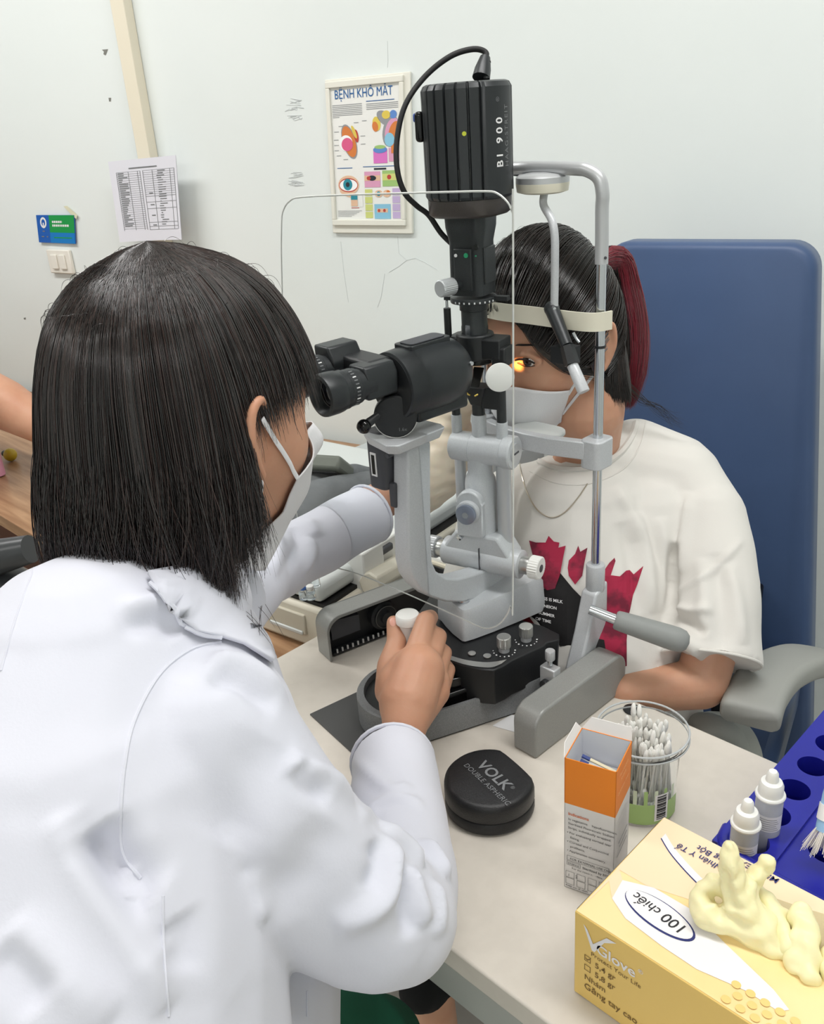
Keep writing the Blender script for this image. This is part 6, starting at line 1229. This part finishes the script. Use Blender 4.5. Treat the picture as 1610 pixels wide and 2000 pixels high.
# open the neck: push the cloth that lies over the neck root back below the skin
co_s = get_co(SHR); nk = HP.W(0, -.045, -.10); 
TS = bvh(SHR)
def ring_on(line, T, sm=6, off=0.0):
    P = [hit(T, p[0], p[1]) for p in catmull([np.array([a, b, 0.]) for a, b in line], sm)]; return [h+n_*off for h, n_ in P if h is not None]
mb = MB(); seam(mb, TS, [(1246, 806), (1236, 850), (1205, 890), (1150, 915), (1090, 915), (1040, 893), (1018, 870)], .0050, m_shirt); mb.build('collar', PT); mb = MB(); seam(mb, TS, [(1262, 822), (1250, 872), (1215, 918), (1150, 945), (1085, 943), (1035, 920)], .0012, m_shirt); mb.build('seam', PT); mb = MB(); seam(mb, TS, [(1285, 1302), (1330, 1345), (1385, 1375), (1445, 1388)], .0012, m_shirt); mb.build('seam', PT)
mb = MB(); sd_ = nrm(s3[0]-s2[0]); e_ = nrm(np.cross(sd_, XA)); f_ = np.cross(sd_, e_); mb.tube([s3[0]-sd_*.001+(e_*math.cos(a)+f_*math.sin(a))*s3[1]*.97 for a in np.linspace(0, 2*math.pi, 36, endpoint=False)], .0020, m_shirt, n=8, closed=True); mb.build('sleeve_hem', PT)
m_pr = mat('print_red', (168, 30, 66), .7, noise=(40, (112, 22, 48), .45, .6)); m_pb = mat('print_black_cloth', (18, 16, 18), .7); m_pg = mat('print_dull_red', (128, 22, 32), .7, noise=(30, (70, 16, 22), .45, .6))
mb = MB()
decal(mb, TS, [(1030, 1120), (1040, 1135), (1060, 1150), (1080, 1150), (1094, 1118), (1120, 1150), (1140, 1170), (1160, 1190), (1150, 1250), (1128, 1262), (1095, 1262), (1060, 1225), (1030, 1195), (1003, 1180), (1000, 1130)], m_pb, .0009)
decal(mb, TS, [(1035, 1056), (1048, 1060), (1067, 1060), (1073, 1047), (1083, 1058), (1094, 1060), (1092, 1070), (1106, 1066), (1101, 1090), (1095, 1122), (1085, 1150), (1070, 1153), (1050, 1140), (1038, 1120), (1042, 1085)], m_pr, .0014)
decal(mb, TS, [(1112, 1095), (1124, 1082), (1130, 1066), (1134, 1078), (1148, 1070), (1142, 1100), (1138, 1125), (1124, 1142), (1112, 1125), (1110, 1110)], m_pr, .0014)
decal(mb, TS, [(1178, 1118), (1190, 1100), (1200, 1090), (1202, 1096), (1193, 1124), (1210, 1126), (1222, 1115), (1229, 1114), (1238, 1122), (1257, 1106), (1246, 1140), (1236, 1162), (1228, 1200), (1178, 1195)], m_pr, .0014)
decal(mb, TS, [(1005, 1180), (1028, 1195), (1048, 1222), (1048, 1240), (1010, 1240), (1003, 1210)], m_pg, .0014)
decal(mb, TS, [(1160, 1195), (1228, 1200), (1224, 1250), (1224, 1300), (1190, 1314), (1160, 1314)], m_pr, .0012)
decal(mb, TS, [(1160, 1245), (1180, 1250), (1186, 1290), (1160, 1296)], m_pb, .0016)
for (s, u, v, sz, dy) in (('LONELINESS IS MILK', 1024, 1165, 8.5, .18), ('GORGONEION', 1034, 1180, 8, .20), ('LAST SUMMER', 1034, 1194, 8, .24), ('OF TIME', 1048, 1210, 8, .25)):
    def fnm(x, y, u=u, v=v, dy=dy):
        h, n_ = hit(TS, u+x*1.0, v-y+x*dy); 
        if h is None: h = at(u+x, v-y+x*dy, D=1.17); n_ = nrm(CAM-h)
        return h+(n_ if n_.dot(CAM-h) > 0 else -n_)*.0018
    mb.text(s, fnm, sz, m_print_w, bold=.02)
pt_o = mb.build('shirt_print', PT, smooth=False, normals=False); pt_o['label'] = 'red and black printed graphic with small white lettering'
# necklace
mb = MB(); m_chain = mat('silver_chain', (196, 186, 170), .3, metal=.9)
seam(mb, TS, [(1014, 885), (1018, 920), (1030, 960), (1050, 995), (1078, 1011), (1105, 1000), (1130, 972), (1148, 945)], .0009, m_chain, off=.001)
mb.build('necklace', PT)
mb = MB(); caps(mb, [(1150, 1560, 1.36, 120), (1300, 1500, 1.26, 90), (1380, 1470, 1.22, 80)], mat('grey_trouser_cloth', (176, 178, 172), .85, bump=(40, .003, .5))); caps(mb, [(1150, 1560, 1.36, 120), (1400, 1480, 1.36, 90)], m_shirt); tro = organic(mb, 'trousers', PT, .006, 4); wavy(tro, .002, 60, 4)
# mask of the patient
G = mask_grid(HP, TP, math.radians(64), lambda s: -.026-.022*s, lambda s: -.135+.035*s**1.5, .003, .016)
MP = thick('face_mask', G, m_mask, PT)
for j_, (y_, z_) in ((3, (.0, .014)), (16, (-.004, -.026))):
    e_ = 0 if (G[j_][0]-HP.O).dot(XA) > 0 else -1; loop(HP, TP, HP.W(-.080, y_, z_), G[j_][e_], .0020, MP)
# patient hair: combed back from the hairline to a high ponytail
tail = HP.W(0, -.100, .055)
def shead(az, z, off):   # az from forward, towards patient's left (+X side, visible) negative R
    zc_ = np.clip(z, -.10, .1165); s_ = np.sqrt(np.maximum(0, 1-(zc_/.119)**2)); x = -(.077+off)*s_*np.sin(az); y = (.099+off)*s_*np.cos(az); return HP.w(np.stack([x, y, z*(1+off/.117)], -1)*HP.k)
N = 5200; az0 = g.uniform(-math.pi, math.pi, N)
def hline(a): a = np.abs(a); return np.interp(a, [0, .3, .55, .85, 1.15, 1.5, 1.8, 2.3, 3.15], [.058, .050, .030, .004, -.018, -.022, -.055, -.075, -.080])
z0 = hline(az0)+np.abs(g.normal(0, 1, N))*.0+g.random(N)**1.5*.06; K2 = 16; t = np.linspace(0, 1, K2)[None, :]
P0 = shead(az0, z0, .002); off0 = .004+.012*g.random(N)
pp0 = (P0-HP.O); q0_ = (tail-HP.O)
u0_ = pp0/np.linalg.norm(pp0, axis=1, keepdims=True); u1_ = q0_/np.linalg.norm(q0_); om = np.arccos(np.clip(u0_ @ u1_, -.9999, .9999))[:, None]
PPp = []
tt = np.broadcast_to(t, (N, K2)); w0 = np.sin((1-tt)*om)/np.sin(om); w1 = np.sin(tt*om)/np.sin(om)
D_ = w0[..., None]*u0_[:, None]+w1[..., None]*u1_[None, None]; D_ /= np.linalg.norm(D_, axis=2, keepdims=True)
loc = np.stack([D_ @ HP.R, D_ @ HP.F, D_ @ HP.U], -1); el_ = 1/np.sqrt((loc[..., 0]/.0775)**2+(loc[..., 1]/.0985)**2+(loc[..., 2]/.120)**2)
rr_ = (el_+off0[:, None]*np.sin(np.pi*np.clip(tt*.9+.1, 0, 1))**.5)*HP.k; PPp = HP.O+D_*rr_[..., None]
PH = strands('hair', PPp, .00050*(.8+.5*g.random(N)), m_hairp, PT)
mb = MB(); G = []
azs = np.linspace(-math.pi, math.pi, 72, endpoint=False)
for s in np.linspace(0, 1, 20): G.append([shead(np.array(a), np.array(hline(a)*(1-s)+.1165*s), .0035) for a in azs])
mb.sheet(G, m_haircap, closed=True); mb.build('hair_underlayer', PH, angle=180)
# ponytail
N = 2600; K3 = 20; t = np.linspace(0, 1, K3)[None, :, None]
def pt3(u, v, D_): return at(u, v, D=D_)
gd_ = [tail, pt3(1205, 505, 1.20), pt3(1222, 560, 1.215), pt3(1236, 640, 1.22), pt3(1236, 710, 1.225), pt3(1222, 780, 1.235)]
gd_ = np.array(catmull(gd_, 5)); kidx = np.linspace(0, len(gd_)-1, K3); gdp = np.stack([np.interp(kidx, np.arange(len(gd_)), gd_[:, c]) for c in range(3)], -1)
su = RNG.normal(0, 1, (N, 1, 3)); spread = np.interp(np.linspace(0, 1, K3), [0, .15, .5, .85, 1], [.004, .010, .013, .011, .008])[None, :, None]
su /= np.maximum(1, np.linalg.norm(su, axis=2, keepdims=True)/1.6)
PPt = gdp[None]+su*spread+RNG.normal(0, .002, (N, 1, 3))*t
red = (su[:, 0, :] @ nrm(np.array([.6, -.1, .0])*1.0+_X*0+ROT[:, 0]*1.2)) > -.25
endj = RNG.uniform(.82, 1.0, N)
PONY = strands('ponytail', PPt[red], .00045, m_hairr, PH); PONY['label'] = 'dark red dyed ponytail'
strands('dark_ponytail_hair', PPt[~red], .00045, m_hairp, PH)
# dark hair at the nape and in front of the ear, loose strands
fl = []
for i in range(2200):
    a = g.uniform(-1, 1); p = [pt3(1192+6*a, 590+10*g.normal(), 1.155), pt3(1201+14*a, 650, 1.140), pt3(1205+22*a, 720+8*g.normal(), 1.142), pt3(1208+26*a, 772+9*g.normal(), 1.150)]; fl.append(catmull(p, 4)[:13])
for i in range(120):
    j = g.normal(); k_ = g.random(); p = [HP.W(-.030-.012*k_, .088-.010*k_, .045), HP.W(-.046-.010*k_, .080-.012*k_, .015+.002*j), HP.W(-.064-.008*k_, .058-.014*k_, -.014+.003*j), HP.W(-.082-.004*k_, .022-.02*k_, -.032+.004*j)]; fl.append(catmull(p, 4)[:13])
for i in range(120):
    k_ = g.random(); p = [HP.W(-.070-.004*k_, .050-.03*k_, .03), HP.W(-.080-.003*k_, .036-.024*k_, .005), HP.W(-.0815-.003*k_, .026-.012*k_, -.018), HP.W(-.081-.002*k_, .020-.006*k_, -.035-.01*k_)]; fl.append(catmull(p, 4)[:13])
strands('loose_hair', np.array(fl), .00045, m_hairp, PH)['kind'] = 'stuff'
fl = []
for i in range(26):
    j = g.normal(); p = [pt3(1205, 730+5*j, 1.2), pt3(1250, 775+6*j, 1.21), pt3(1290, 800+7*g.normal(), 1.22), pt3(1325+12*g.normal(), 830+10*g.normal(), 1.225)]; fl.append(catmull(p, 4)[:13])
for i in range(60):
    a = g.uniform(-1.5, 1.5); p = shead(np.array(a), np.array(g.uniform(.09, .115)), .01); o_ = nrm(p-HP.O); tn = nrm(np.cross(o_, ROT[:, 2])); L_ = g.uniform(.01, .03)
    fl.append([p+o_*.010*math.sin(s*2.2)+tn*L_*s for s in np.linspace(0, 1, 13)])
strands('flyaway_hair', np.array(fl), .00020, m_hairp, PH)['kind'] = 'stuff'
# warm beam of the slit lamp on the eye
sp = bpy.data.lights.new('slit_beam', 'SPOT'); sp.energy = 1.3; sp.color = (1.0, .5, .10); sp.spot_size = math.radians(16); sp.spot_blend = 1.0; sp.shadow_soft_size = .003
so = bpy.data.objects.new('slit_beam', sp); COL.objects.link(so)
tgt = HP.W(-.020, .10, -.004); src = tw(.0, -.006, zt_(740))+np.array([.012, .012, 0]); so.location = src
so.rotation_euler = Vector(tgt-src).to_track_quat('-Z', 'Y').to_euler()
